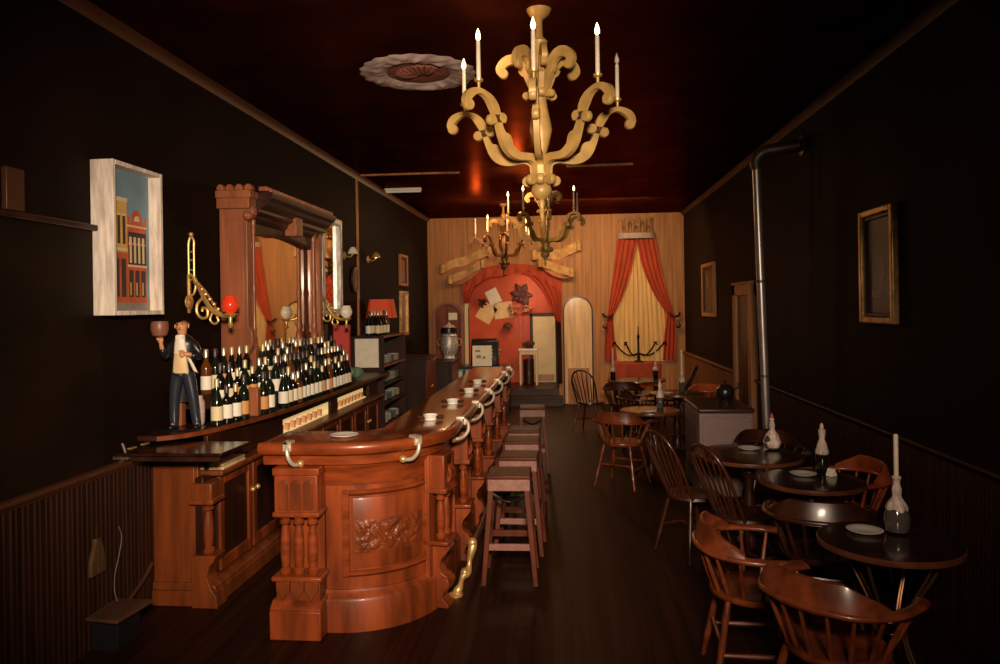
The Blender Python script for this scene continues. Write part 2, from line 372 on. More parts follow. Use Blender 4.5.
def spline(P, n=6):
    """Catmull-Rom through points of any dimension"""
    P = [tuple(p) for p in P]; out = []
    for i in range(len(P) - 1):
        p0 = P[max(i - 1, 0)]; p1 = P[i]; p2 = P[i + 1]; p3 = P[min(i + 2, len(P) - 1)]
        for k in range(n):
            t = k / n
            out.append(tuple(0.5 * (2 * b + (c - a) * t + (2 * a - 5 * b + 4 * c - d) * t * t + (3 * b - a - 3 * c + d) * t ** 3) for a, b, c, d in zip(p0, p1, p2, p3)))
    out.append(P[-1]); return out

XL, XR, YB, H = -2.72, 2.24, 14.40, 3.66
ORD = ['first', 'second', 'third', 'fourth', 'fifth', 'sixth', 'seventh', 'eighth', 'ninth', 'tenth', 'eleventh', 'twelfth', 'thirteenth', 'fourteenth', 'fifteenth',
       'sixteenth', 'seventeenth', 'eighteenth', 'nineteenth', 'twentieth', 'twenty-first', 'twenty-second', 'twenty-third', 'twenty-fourth', 'twenty-fifth', 'twenty-sixth']

# ================================================================== THE ROOM
struct('floor', MB().box(XL - .12, XR + .12, -2.0, YB, -0.12, 0), W['floor'], smooth=0)
struct('ceiling', MB().box(XL - .12, XR + .12, -2.0, 15.8, H, H + .12), W['ceiling'], smooth=0)
struct('wall_left', MB().box(XL - .12, XL, -2.0, YB + .12, 0, H), W['wall'], smooth=0)
struct('wall_right', MB().box(XR, XR + .12, -2.0, YB + .12, 0, H), W['wall'], smooth=0)
struct('wall_front', MB().box(XL, XR, -2.12, -2.0, 0, H), W['wall'], smooth=0)
# back wall with the segmental-arched opening
OX0, OX1, OZ = -1.93, -0.17, 2.40
b = MB()
b.box(XL, OX0, YB, YB + .12, 0, H).box(OX1, XR, YB, YB + .12, 0, H)
arc = [(OX0 + (OX1 - OX0) * i / 16, OZ + 0.28 * math.sin(PI * i / 16)) for i in range(17)]
b.prism([(OX0, H)] + arc + [(OX1, H)], YB, YB + .12, 'xz')
struct('wall_back', b, W['back'], smooth=0)
struct('floor_alcove', MB().box(-2.5, 0.3, YB + .12, 15.72, 0, 0.30).box(OX0, OX1, YB, YB + .12, 0, 0.30), W['darkwood'], smooth=0)
struct('wall_alcove_back', MB().box(-2.5, 0.3, 15.6, 15.72, 0.30, H), W['redwall'], smooth=0)
struct('wall_alcove_left', MB().box(-2.5, -2.38, YB + .12, 15.6, 0.30, H), W['redwall'], smooth=0)
struct('wall_alcove_right', MB().box(0.18, 0.3, YB + .12, 15.6, 0.30, H), W['redwall'], smooth=0)
# wainscots of narrow boards with a moulded cap
def beadboard(name, x, sgn, y0, y1, mt):
    p = [(x, y0)]; y = y0; bw = 0.082
    while y < y1 - 0.001:
        e = min(y + bw, y1); xo = x + sgn * 0.022; g = x + sgn * 0.012
        p += [(g, y), (xo, y + .010), (xo, y + .034), (xo - sgn * .006, y + .040), (xo, y + .046), (xo, e - .006), (g, e)]; y = e
    p += [(x, y1)]
    struct(name, MB().prism(p, 0.0, 0.955), mt, smooth=30)
beadboard('trim_1', XL, 1, -1.9, 4.59, W['bead'])
beadboard('trim_2', XR, -1, -1.9, 8.95, W['bead'])
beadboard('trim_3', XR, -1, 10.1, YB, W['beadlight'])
def cap(name, x, sgn, y0, y1, mt):
    pr = [(0, .95), (.03, .95), (.036, .965), (.055, .975), (.06, .985), (.058, .998), (.05, 1.003), (0, 1.003)]
    struct(name, MB().prism([(x + sgn * a, z) for a, z in pr], y0, y1, 'xz'), mt, smooth=50)
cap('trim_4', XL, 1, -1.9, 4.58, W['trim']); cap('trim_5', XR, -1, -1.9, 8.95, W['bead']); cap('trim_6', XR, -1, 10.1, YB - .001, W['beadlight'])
# ceiling mouldings
def crown(name, x, sgn, mt):
    pr = [(0, H - .07), (.012, H - .07), (.02, H - .05), (.045, H - .02), (.06, H - .012), (.06, H), (0, H)]
    struct(name, MB().prism([(x + sgn * a, z) for a, z in pr], -1.9, YB, 'xz'), W[mt], smooth=50)
crown('trim_7', XL, 1, 'trim'); crown('trim_8', XR, -1, 'bead')
struct('trim_9', MB().box(XL, XL + .022, 9.42, 9.48, 1.0, H - .07), W['casing'], bev=.004)
struct('trim_10', MB().box(XL + .06, -1.36, 9.46, 9.51, H - .024, H), W['casing'], bev=.004)
struct('trim_11', MB().box(0.02, 0.84, 9.26, 9.31, H - .024, H), W['casing'], bev=.004)
# panelled lower field of the left wall near the shop front, with its ledge and a lighter stile
struct('trim_12', MB().box(XL, XL + .012, 2.0, 4.10, 1.003, 2.37), W['wallgreen'], smooth=0)
struct('trim_13', MB().box(XL, XL + .045, 2.0, 4.10, 2.37, 2.405), W['darkwood'], bev=.006)
struct('trim_14', MB().box(XL, XL + .03, 3.35, 3.47, 2.41, 2.62), W['trim'], bev=.004)
# doorway in the right wall
d = struct('door_1', MB().box(XR - .012, XR, 9.10, 9.95, 0, 2.0), W['darkwood'], smooth=0)
struct('trim_15', MB().box(XR - .09, XR, 8.96, 9.10, 0, 2.14).box(XR - .06, XR - .001, 9.03, 9.05, 0, 2.14), W['casing'], bev=.006)
struct('trim_16', MB().box(XR - .05, XR, 9.95, 10.09, 0, 2.14), W['casing'], bev=.006)
struct('trim_17', MB().box(XR - .05, XR, 8.96, 10.09, 2.0, 2.14).box(XR - .06, XR, 8.93, 10.12, 2.14, 2.17), W['casing'], bev=.006)
# step up to the alcove
struct('trim_18', MB().box(-2.0, -0.1, 14.02, YB, 0, .15).box(-2.0, -0.1, 13.99, YB, .15, .175), W['darkwood'], bev=.006)

# white tube light on the far ceiling and the conduit hooks
t = thing('ceiling_light', 'short white tube light on the dark ceiling above the left wall', 'light', (-2.36, 10.66, H))
obj('housing', MB().box(-.27, .27, -.04, .04, -.035, 0), W['white'], t, bev=.006)
obj('tube', MB().tube([(-.26, 0, -.05), (.26, 0, -.05)], .016, 10), W['milk'], t)
# plaster ceiling rose
t = thing('ceiling_rose', 'ornate pink and white plaster rose on the ceiling left of the gilt chandelier', 'ceiling rose', (-1.08, 5.46, H))
def rosefn(r0, r1, z0, amp, seed, lob):
    def f(u, v):
        a = 2 * PI * u; r = r0 + (r1 - r0) * v
        if v > .8: r *= 1 + 0.025 * math.sin(lob * a) + .03 * noise.noise(Vector((math.cos(a) * 3, math.sin(a) * 3, seed)))
        h = z0 * math.sin(PI * min(1, v * 1.0)) ** .7 + amp * abs(noise.noise(Vector((r * 11 * math.cos(a), r * 11 * math.sin(a), seed)))) * math.sin(PI * v)
        return (r * math.cos(a), r * math.sin(a), -0.004 - h)
    return f
obj('rim', MB().grid(rosefn(.235, .43, .016, .030, 3, 20), 96, 14), W['plaster'], t, smooth=60)
obj('bowl', MB().grid(rosefn(.0001, .24, .008, .012, 8, 9), 64, 10), W['plasterred'], t, smooth=60)
sh = MB()
for k in range(9):
    a0 = PI * 1.05 + k * .26
    sh.grid(lambda u, v, a0=a0, k=k: ((.03 + .17 * v) * math.cos(a0 + (u - .5) * .24) + .03, (.03 + .17 * v) * math.sin(a0 + (u - .5) * .24) - .0, -.014 - .018 * math.sin(PI * v) - .010 * math.sin(PI * u)), 4, 6, (0, 0, .01))
obj('shell', sh, W['plasterred'], t, smooth=60)

# ================================================================== THE BAR
BC = (-1.38, 4.80); BEND = 9.60
def bpath(r, x0=-1.45, a0=None, a1=None, yend=BEND, n=22):
    """outline of the bar at distance r from its centre line, with straight front, quarter turn and long side"""
    out = []
    if a0 is None:
        out.append((x0, BC[1] - r)); A0 = -90; A1 = 0
    else: A0, A1 = a0, a1
    for i in range(n + 1):
        a = math.radians(A0 + (A1 - A0) * i / n); out.append((BC[0] + r * math.cos(a), BC[1] + r * math.sin(a)))
    if a0 is None:
        out += [(BC[0] + r, y) for y in (5.4, 6.4, 7.4, 8.4, yend)]
    return out
def bsweep(mb, prof, **k):
    paths = [bpath(r, **k) for r, z in prof]
    rings = [[Vector((p[i][0], p[i][1], z)) for p, (r, z) in zip(paths, prof)] for i in range(len(paths[0]))]
    return mb.loft(rings)
bar = thing('bar_counter', 'long red mahogany bar counter with a rounded carved corner', 'bar')
top = MB(); bsweep(top, [(.17, 1.085), (.17, 1.12), (.60, 1.12), (.615, 1.115), (.62, 1.10), (.60, 1.085)], x0=-1.80)
obj('bar_top', top, W['bartop'], bar, smooth=35)
obj('arm_rail', bsweep(MB(), [(.60, 1.058), (.60, 1.118), (.615, 1.128), (.640, 1.128), (.655, 1.112), (.655, 1.085), (.64, 1.062)], x0=-1.80), W['mahogh'], bar, smooth=50)
obj('fascia', bsweep(MB(), [(.20, .985), (.20, 1.085), (.60, 1.085), (.60, 1.05), (.575, 1.04), (.57, .99), (.56, .985)], x0=-1.80), W['mahogh'], bar, smooth=35)
obj('bar_body', bsweep(MB(), [(.22, .0), (.22, .99), (.50, .99), (.50, .0)]), W['mahog'], bar, smooth=35)
obj('cornice_moulding', bsweep(MB(), [(.49, .855), (.49, .985), (.545, .985), (.54, .965), (.518, .945), (.512, .855)]), W['mahogh'], bar, smooth=50)
obj('plinth', bsweep(MB(), [(.49, 0), (.49, .235), (.515, .235), (.525, .215), (.55, .20), (.56, .18), (.56, 0)]), W['mahog'], bar, smooth=50)
# curved front panel: frame moulding round a field with a carved band
for nm, z0, z1 in (('panel_rail', .31, .345), ('panel_rail', .79, .825)):
    obj(nm, bsweep(MB(), [(.495, z0), (.495, z1), (.518, z1 - .004), (.528, (z0 + z1) / 2), (.518, z0 + .004)], a0=-84, a1=-22), W['mahogh'], bar, smooth=50)
for a in (-84, -22):
    obj('panel_stile', bsweep(MB(), [(.495, .31), (.495, .825), (.526, .821), (.526, .314)], a0=a - 2.2, a1=a + 2.2, n=3), W['mahogh'], bar, smooth=30, bev=.004)
obj('field_panel', bsweep(MB(), [(.495, .36), (.495, .775), (.508, .775), (.512, .765), (.512, .37), (.508, .36)], a0=-79, a1=-27), W['mahog'], bar, smooth=30)
def carve(u, v):
    a = math.radians(-79 + 52 * u); z = .445 + .20 * v
    e = min(1, 8 * u, 8 * (1 - u), 6 * v, 6 * (1 - v))
    s = abs(math.sin(u * 22 + 1.8 * math.sin(v * 6.0 + u * 9))) * abs(math.cos(v * 7 + 1.3 * math.sin(u * 17)))
    r = .512 + e * (.002 + .012 * s + .005 * noise.noise(Vector((u * 26, v * 13, 2))))
    return (BC[0] + r * math.cos(a), BC[1] + r * math.sin(a), z)
obj('carving', MB().grid(carve, 110, 50), W['carved'], bar, smooth=70)

def spindle_prof(h, r):
    return [(r * .9, 0), (r * 1.15, .012 * h / .36), (r * 1.15, .03), (r * .7, .042), (r * .85, .06), (r, .12), (r * 1.02, h * .45), (r * .86, h * .7), (r * .72, h - .075), (r * .68, h - .055),
            (r * 1.1, h - .045), (r * 1.1, h - .03), (r * .8, h - .022), (r * 1.15, h - .01), (r * 1.15, h)]
# big end column of three spindles at the left of the front
col = obj('column', MB().box(-1.70, -1.46, 4.30, 4.60, 0, .985), W['mahog'], bar, bev=.006)
cb = MB().box(-1.71, -1.45, 4.155, 4.31, .72, .945).box(-1.72, -1.44, 4.145, 4.31, .70, .73).box(-1.72, -1.44, 4.150, 4.31, .94, .985)
obj('capital', cb, W['mahog'], col, bev=.008)
fl = MB()
for k in range(3):
    x = -1.655 + k * .075
    pts = [(x - .03, .745), (x + .03, .745), (x + .03, .885)] + [(x + .03 * math.cos(PI * j / 8), .885 + .03 * math.sin(PI * j / 8)) for j in range(1, 8)] + [(x - .03, .885)]
    fl.prism(pts, 4.146, 4.16, 'xz')
obj('fluted_panel', fl, W['carved'], col, bev=.003)
for k in range(3):
    obj('spindle', MB().lathe(spindle_prof(.345, .029), 16, (-1.662 + k * .082, 4.20, .357)), W['mahogh'], col)
obj('ledge', MB().box(-1.73, -1.43, 4.14, 4.32, .328, .358), W['mahogh'], col, bev=.01)
sc = MB().box(-1.71, -1.45, 4.17, 4.31, .20, .33)
for k in range(3):
    x = -1.665 + k * .085
    sc.prism([(x - .04, .33), (x - .04, .27), (x - .02, .25), (x, .215), (x + .02, .25), (x + .04, .27), (x + .04, .33)], 4.150, 4.175, 'xz')
obj('scalloped_apron', sc, W['carved'], col, bev=.004)
obj('base', MB().box(-1.735, -1.43, 4.12, 4.34, 0, .17).prism([(4.12, .17), (4.34, .17), (4.34, .215), (4.17, .215), (4.15, .20), (4.13, .185)], -1.735, -1.43, 'yz'), W['mahog'], col, bev=.008)
# slimmer columns along the side, each a block, two spindles, a shelf and a scrolled foot
def side_column(mx):
    cl = obj('column', MB().box(.0, .03, -.11, .11, .02, .98, mx), W['mahog'], bar, bev=.004)
    obj('capital', MB().box(.0, .13, -.10, .10, .76, .975, mx).box(0, .145, -.112, .112, .735, .77, mx), W['mahog'], cl, bev=.008)
    obj('capital_drop', MB().prism([(.13, .97), (.13, .90), (.155, .87), (.16, .84), (.15, .81), (.13, .79)], -.05, .05, 'xz', mx), W['mahogh'], cl, smooth=60, bev=.004)
    for y in (-.05, .05):
        obj('spindle', MB().lathe(spindle_prof(.30, .027), 14, (.085, y, .437), mx), W['mahogh'], cl)
    obj('ledge', MB().box(.0, .15, -.112, .112, .41, .437, mx), W['mahogh'], cl, bev=.008)
    foot = [(0, .41), (.135, .41), (.14, .38), (.12, .345), (.085, .31), (.07, .26), (.085, .22), (.12, .20), (.135, .165), (.13, .12), (.10, .10), (.085, .06), (.12, .03), (.13, 0), (0, 0)]
    obj('scroll_foot', MB().prism(foot, -.055, .055, 'xz', mx).tube([mx @ Vector((.105, -.065, .155)), mx @ Vector((.105, .065, .155))], .035, 14), W['mahog'], cl, smooth=50, bev=.004)
def mplace(x, y, rz): return Matrix.Translation((x, y, 0)) @ Matrix.Rotation(rz, 4, 'Z')
side_column(mplace(BC[0] + .50 * math.cos(math.radians(-12)), BC[1] + .50 * math.sin(math.radians(-12)), math.radians(-10)))
for y in (5.55, 6.45, 7.35, 8.25, 9.15): side_column(mplace(BC[0] + .50, y, 0))
for y in (5.13, 6.0, 6.9, 7.8, 8.7):
    obj('side_panel', MB().box(BC[0] + .495, BC[0] + .515, y - .27, y + .27, .30, .88).box(BC[0] + .51, BC[0] + .53, y - .20, y + .20, .38, .80), W['mahog'], bar, bev=.008)
# nickel brackets that hold the arm rail
def bracket(mx, q=.05):
    cp = obj('rail_bracket', MB().box(.60, .668, -.024, .024, 1.124, 1.142, mx).box(.655, .668, -.024, .024, 1.085, 1.142, mx).tube([mx @ Vector(p) for p in spline([(.660, 0, 1.12), (.684, q * .15, 1.09), (.684, q * .35, 1.045), (.655, q * .6, 1.01), (.62, q * .9, 1.0), (.585, q, 1.0)], 5)], .0125, 10), W['chrome'], bar, bev=.002, label='polished nickel bracket')
    obj('knob', MB().ball(tuple(mx @ Vector((.59, q, 1.0))), .024, 12, 8), W['brass'], cp)
bracket(mplace(-1.62, BC[1], -PI / 2))
bracket(mplace(BC[0], BC[1], math.radians(-43)), -.06)
for y in (5.12, 5.98, 6.9, 7.8, 8.7, 9.4): bracket(mplace(BC[0], y, 0), -.10)
# foot rail on gilt scroll brackets
fr = obj('foot_rail', MB().tube([(-.655, 5.0, .30), (-.655, 9.5, .30)], .022, 12), W['wire'], bar)
for y in (5.0, 6.5, 8.0, 9.3):
    pts = spline([(-.76, y - .16, .012), (-.735, y - .15, .05), (-.72, y - .10, .10), (-.69, y - .06, .13), (-.68, y - .03, .20), (-.66, y, .29)], 6)
    obj('rail_foot', MB().tube(pts, [.024 + .007 * math.sin(i * .5) for i in range(len(pts))], 10).lathe([(.05, 0), (.05, .012), (.02, .025)], 14, (-.76, y - .16, 0)).ball((-.71, y - .08, .125), .030).ball((-.665, y, .30), .034), W['goldframe'], fr, label='gilt scrolled foot rail bracket')

# hinged flap bridging the bar and the left wall
t = thing('bar_flap', 'thin dark wooden flap between the left wall and the bar counter', 'counter flap', (0, 0, 0))
obj('board', MB().box(-2.70, -2.03, 4.17, 4.56, 1.045, 1.066), W['table'], t, bev=.004)
obj('apron', MB().box(-2.60, -2.06, 4.20, 4.22, 1.01, 1.045), W['darkwood'], t, bev=.004)
obj('wall_bracket', MB().tube(spline([(-2.66, 4.20, 1.12), (-2.64, 4.20, 1.06), (-2.655, 4.20, 1.02), (-2.69, 4.20, .995)], 4), .010, 8).box(-2.715, -2.62, 4.19, 4.30, 1.02, 1.045), W['pipedark'], t, bev=.002)
obj('hinge', MB().box(-2.69, -2.665, 4.30, 4.36, 1.066, 1.071).box(-2.69, -2.665, 4.44, 4.5, 1.066, 1.071), W['brass'], t)

# ================================================================== THE BACK BAR ON THE LEFT WALL
bb = thing('back_bar', 'long low back bar cabinet with lit display openings along the left wall', 'back bar')
obj('end_panel', MB().box(-2.715, -2.40, 4.60, 4.635, .10, .985).box(-2.705, -2.42, 4.59, 4.60, .14, .90), W['backwood'], bb, bev=.004)
obj('carcass', MB().box(-2.715, -2.36, 4.635, 9.0, .12, .82), W['darkwood'], bb, bev=.003)
obj('plinth', MB().box(-2.715, -2.27, 4.56, 9.0, 0, .10).prism([(-2.715, .10), (-2.27, .10), (-2.28, .13), (-2.32, .15), (-2.715, .15)], 4.57, 9.0, 'xz'), W['backwood'], bb, bev=.006)
pl = obj('pilaster', MB().box(-2.40, -2.345, 4.56, 4.70, .10, .83), W['darkwood'], bb, bev=.004)
obj('capital', MB().box(-2.415, -2.275, 4.53, 4.69, .69, .80).box(-2.425, -2.265, 4.52, 4.70, .665, .70), W['backwood'], pl, bev=.008)
obj('spindle', MB().lathe(spindle_prof(.33, .036), 16, (-2.335, 4.60, .337)), W['mahog'], pl)
obj('foot', MB().prism([(-2.42, .335), (-2.26, .335), (-2.27, .30), (-2.30, .27), (-2.32, .20), (-2.29, .12), (-2.26, .08), (-2.25, 0), (-2.42, 0)], 4.535, 4.68, 'xz'), W['backwood'], pl, smooth=45, bev=.005)
obj('counter_top', MB().box(-2.715, -2.26, 4.655, 9.02, .82, .855), W['backwood'], bb, bev=.01)
y = 4.74
for k in range(8):
    d = obj('door', MB().box(-2.36, -2.335, y, y + .50, .17, .80), W['darkwood'], bb, bev=.004)
    obj('door_frame', MB().box(-2.337, -2.318, y, y + .06, .17, .80).box(-2.337, -2.318, y + .44, y + .50, .17, .80).box(-2.337, -2.318, y + .06, y + .44, .74, .80).box(-2.337, -2.318, y + .06, y + .44, .17, .25), W['mahog'], d, bev=.004)
    ky = y + .47 if k % 2 == 0 else y + .03
    obj('knob', MB().ball((-2.30, ky, .60), .020, 10, 8).tube([(-2.335, ky, .60), (-2.30, ky, .60)], .008, 8), W['brass'], d, label='small brass door knob')
    y += .525
# display bays under the bottle shelf: frame, lit cream back
fx = -2.36
fb = MB().box(fx - .03, fx, 4.66, 9.0, .99, 1.085).box(fx - .03, fx, 4.66, 5.95, .855, .99)
for a, e in ((7.20, 7.42), (8.62, 9.0)): fb.box(fx - .03, fx, a, e, .855, .99)
obj('display_frame', fb, W['darkwood'], bb, bev=.004)
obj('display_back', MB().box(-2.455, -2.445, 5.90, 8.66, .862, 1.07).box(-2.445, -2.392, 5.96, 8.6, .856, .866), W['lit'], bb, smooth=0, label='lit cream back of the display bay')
for k in range(9):
    ob = MB().lathe([(.022, 0), (.025, .045), (.027, .060), (.025, .060), (.021, .008)], 12)
    g = obj('tumbler', ob, W['tumbler'])
    yy = 6.05 + k * .14 if k < 8 else 7.55
    tag(g, 'small pinkish tumbler, %s from the left in the lit bay under the bottles' % ORD[k], 'tumbler', 'tumblers in the lit bays', (-2.42, yy, .867))
for k in range(7):
    g2 = g.copy(); C.objects.link(g2); tag(g2, 'small pinkish tumbler, %s from left in the farther lit bay' % ORD[k + 1], 'tumbler', 'tumblers in the lit bays', (-2.42, 7.70 + k * .13, .867))
g['label'] = 'small pinkish tumbler, first from left in the farther lit bay'
edge = [(-2.72, 4.44), (-2.58, 4.44), (-2.46, 4.56), (-2.36, 4.80), (-2.28, 5.20), (-2.225, 5.7), (-2.21, 6.3), (-2.20, 7.0), (-2.20, 9.0)]
es = [(-2.718, 4.44)] + spline(edge[1:], 6) + [(-2.718, 9.0)]
obj('bottle_shelf', MB().prism(es, 1.085, 1.12), W['darkwood'], bb, smooth=40, bev=.008)
obj('shelf_edge', MB().loft([[Vector((x + (0.004 if i else 0), y - .004, z)) for z in (1.088, 1.117)] + [Vector((x - .01, y + .01, z)) for z in (1.117, 1.088)] for i, (x, y) in enumerate(es[1:-1])]), W['backwood'], bb, smooth=60)
def shelf_x(y):
    for (xa, ya), (xb, yb) in zip(es[1:], es[2:]):
        if ya <= y <= yb: return xa + (xb - xa) * (y - ya) / (yb - ya)
    return -2.20
def riser(n, off, z1):
    ys = [4.98 + i * (7.62 - 4.98) / 24 for i in range(25)]
    poly = [(-2.71, 4.98)] + [(max(shelf_x(q) - off, -2.6), q) for q in ys] + [(-2.71, 7.62)]
    obj('bottle_step', MB().prism(poly, 1.12, z1), W['darkwood'], bb, smooth=40)
riser(1, .098, 1.215); riser(2, .182, 1.315)

# big mirror in its mahogany hutch
hu = thing('mirror_hutch', 'tall reddish wooden mirror surround with a heavy dark cornice on the back bar', 'mirror')
HX = -2.47
obj('cheek', MB().prism([(-2.715, 1.315), (-2.47, 1.315), (-2.47, 1.36), (-2.50, 1.40), (-2.52, 1.47), (-2.51, 1.55), (-2.47, 1.60), (-2.455, 1.66), (-2.465, 1.74), (-2.49, 1.78), (-2.49, 2.60), (-2.44, 2.66), (-2.44, 2.72), (-2.715, 2.72)], 5.60, 5.68, 'xz')
    .box(-2.66, -2.52, 5.592, 5.60, 1.75, 2.62), W['hutch'], hu, smooth=35, bev=.005)
obj('cheek', MB().box(-2.715, -2.46, 7.22, 7.30, 1.315, 2.72), W['hutch'], hu, bev=.005)
for y, q in ((5.715, .5), (7.12, .8)):
    obj('turned_column', MB().lathe([(r_ * q, z_) for r_, z_ in [(.05, 0), (.05, .06), (.032, .08), (.04, .12), (.030, .16), (.027, .40), (.036, .45), (.027, .50), (.025, .86), (.036, .92), (.026, .95), (.04, .99), (.04, 1.05)]], 14, (-2.49, y, 1.62)).box(-2.56, -2.468, y - .06 * q, y + .06 * q, 1.315, 1.62), W['hutch'], hu, label='slender turned column')
obj('mirror_glass', MB().box(-2.575, -2.565, 5.68, 7.22, 1.33, 2.62), W['mirror'], hu, smooth=0, label='mirror glass reflecting the red drapes')
obj('backboard', MB().box(-2.715, -2.577, 5.685, 7.215, 1.318, 2.59), W['darkwood'], hu, smooth=0)
obj('arch_apron', MB().prism([(5.68, 2.62), (5.68, 2.50)] + [(5.72 + i * .088, 2.50 + .05 * math.sin(PI * i / 16)) for i in range(17)] + [(7.22, 2.50), (7.22, 2.62)], -2.56, -2.50, 'yz'), W['darkwood'], hu, bev=.004)
cor = [(-2.715, 2.60), (-2.50, 2.60), (-2.47, 2.63), (-2.46, 2.66), (-2.42, 2.68), (-2.42, 2.71), (-2.37, 2.74), (-2.355, 2.77), (-2.32, 2.79), (-2.31, 2.82), (-2.31, 2.84), (-2.715, 2.84)]
co = obj('cornice', MB().prism(cor, 5.69, 7.30, 'xz'), W['darkwood'], hu, smooth=30, bev=.003)
obj('cornice_end', MB().box(-2.715, -2.45, 5.55, 5.69, 2.70, 2.80).box(-2.725 + .01, -2.43, 5.53, 5.69, 2.78, 2.84), W['hutch'], co, bev=.006)
cr = MB()
for k in range(4):
    x = -2.70 + k * .075
    cr.prism([(x, 2.84), (x + .055, 2.84), (x + .055, 2.865), (x + .04, 2.885), (x + .015, 2.885), (x, 2.865)], 5.53, 5.60, 'xz')
for k in range(22):
    y = 5.62 + k * .076
    cr.box(-2.40, -2.33, y, y + .05, 2.84, 2.875)
obj('cresting', cr, W['hutch'], co, bev=.004)
obj('rosette', MB().ball((-2.465, 5.56, 2.64), .035, 12, 8).ball((-2.465, 5.53, 2.64), .018), W['hutch'], co)
obj('keystone', MB().box(-2.50, -2.385, 6.40, 6.56, 2.56, 2.73), W['hutch'], hu, bev=.01, label='pale square keystone block')

# silver framed mirror beside it
t = thing('framed_mirror', 'tall narrow mirror in a silver frame beyond the wooden hutch', 'mirror', (-2.60, 7.86, 2.37), 0)
w2, h2 = .34, .54
fm = MB()
for a in ((-w2, -w2 + .075, -h2, h2), (w2 - .075, w2, -h2, h2), (-w2 + .075, w2 - .075, -h2, -h2 + .075), (-w2 + .075, w2 - .075, h2 - .075, h2)): fm.box(0, .075, a[0], a[1], a[2], a[3])
obj('frame', fm, W['silver'], t, bev=.012)
obj('mirror_glass', MB().box(.01, .025, -w2 + .06, w2 - .06, -h2 + .06, h2 - .06), W['mirror'], t, smooth=0)
obj('backing', MB().box(-.115, .008, -w2 + .03, w2 - .03, -h2 + .03, h2 - .03), W['darkwood'], t, smooth=0)

# bottles, every one on its own
def bottle(kind, gl, lb, fo):
    t = thing('bottle', '', 'bottle')
    if kind == 0: pr = [(.030, 0), (.037, .004), (.037, .18), (.034, .20), (.018, .235), (.0135, .25), (.0125, .30), (.015, .302), (.015, .315)]
    elif kind == 1: pr = [(.032, 0), (.040, .004), (.040, .14), (.034, .175), (.020, .225), (.0135, .26), (.0125, .30), (.0155, .302), (.0155, .315)]
    else: pr = [(.034, 0), (.041, .004), (.041, .15), (.039, .165), (.020, .18), (.014, .19), (.013, .245), (.016, .247), (.016, .262)]
    hgt = pr[-1][1]
    obj('glass_body', MB().lathe(pr, 16), W['gl%d' % gl], t)
    R = pr[1][0] + .0008
    lab = MB(); lab.grid(lambda u, v: (R * math.cos(u * PI * 1.5 - PI * .9), R * math.sin(u * PI * 1.5 - PI * .9), .035 + .095 * v), 14, 1)
    obj('paper_label', lab, W['lab%d' % lb], t)
    obj('cap', MB().lathe([(.0165, hgt - .055), (.0165, hgt - .002), (.013, hgt + .004)], 12), W['foil%d' % fo], t)
    return t
GN = ['blackish green', 'dark green', 'amber', 'clear']; LN = ['white', 'cream', 'orange']
protos = {}
rb = random.Random(11)
def put_bottle(loc, label, group):
    key = (rb.choice((0, 0, 1, 1, 2)), rb.choice((0, 0, 0, 1, 1, 2)), rb.choice((0, 0, 0, 1, 1, 2)), rb.choice((0, 1, 2)))
    lab = label % (GN[key[1]], LN[key[2]]); rz = rb.uniform(-.7, .4)
    if key not in protos:
        p = bottle(*key); protos[key] = p; p.location = loc; p.rotation_euler = (0, 0, rz); p['label'] = lab; p['group'] = group
    else: dup(protos[key], loc, rz, lab, group)
ROWS = [('front', .055, 1.121), ('middle', .140, 1.216), ('back', .222, 1.316)]
for rn, off, z in ROWS:
    n = 7 if rn != 'back' else 6
    for i in range(n):
        y = 4.87 + i * .100 + (.03 if rn == 'middle' else 0)
        if rn != 'front': y += .13
        if y > 5.56 and rn == 'back': break
        if rn == 'front' and i == 4: continue
        if rn == 'front' and i > 4: y += .06
        put_bottle((shelf_x(y) - off, y, z), '%s bottle with %s label, ' + '%s from the statuette in the %s row' % (ORD[i], rn), 'liquor bottles beside the statuette')
for rn, off, z in ROWS:
    n = 24; y0 = 5.76
    for i in range(n):
        y = y0 + i * .098 + rb.uniform(-.004, .004) + (.05 if rn == 'middle' else 0)
        if y > (7.45 if rn == 'front' else 7.58): break
        x = shelf_x(y) - off
        put_bottle((x, y, z), '%s bottle with %s label, ' + '%s in the %s row below the mirror' % (ORD[i], rn), 'liquor bottles below the mirror')
b = MB().box(-.05, .05, -.03, .03, 0, .20).box(-.055, .055, -.035, .035, .185, .205)
tag(obj('wooden_block', b, W['hutch'], bev=.004), 'upright orange-brown wooden block between the two groups of bottles', 'block', None, (-2.34, 5.32, 1.121), .0)

# things at the far end of the bottle shelf
t = MB()
for k in range(5): t.ball((rb.uniform(-.08, .08), rb.uniform(-.1, .1), .062 + .035 * k * .4), .085, 12, 8, (1, 1.1, .72))
tag(obj('cloth_bundle', t, W['greencloth'], smooth=80), 'crumpled green cloth at the far end of the bottle shelf', 'cloth', None, (-2.42, 7.98, 1.121))
tag(obj('red_box', MB().box(-.09, .09, -.035, .035, 0, .60).box(-.093, .093, -.038, .038, .53, .603), W['redbox'], bev=.004), 'tall flat red box standing upright below the silver framed mirror', 'box', None, (-2.555, 8.22, 1.121))
tag(obj('carton', MB().box(-.05, .05, -.05, .05, 0, .62).m(1).box(-.036, .036, -.052, -.045, .38, .56), [W['darkwood'], W['lab0']], bev=.003), 'dark narrow carton with a pale face beside the turned column', 'box', None, (-2.62, 7.72, 1.121))
t = thing('bar_towel', 'folded pale towel lying on the near end of the lower back counter', 'towel', (-2.36, 4.84, .856))
tow = MB(); tow.box(-.10, .10, -.17, .17, 0, .022).box(-.095, .098, -.165, .167, .023, .042)
obj('folded_cloth', tow, W['cloth'], t, bev=.008, segs=3)

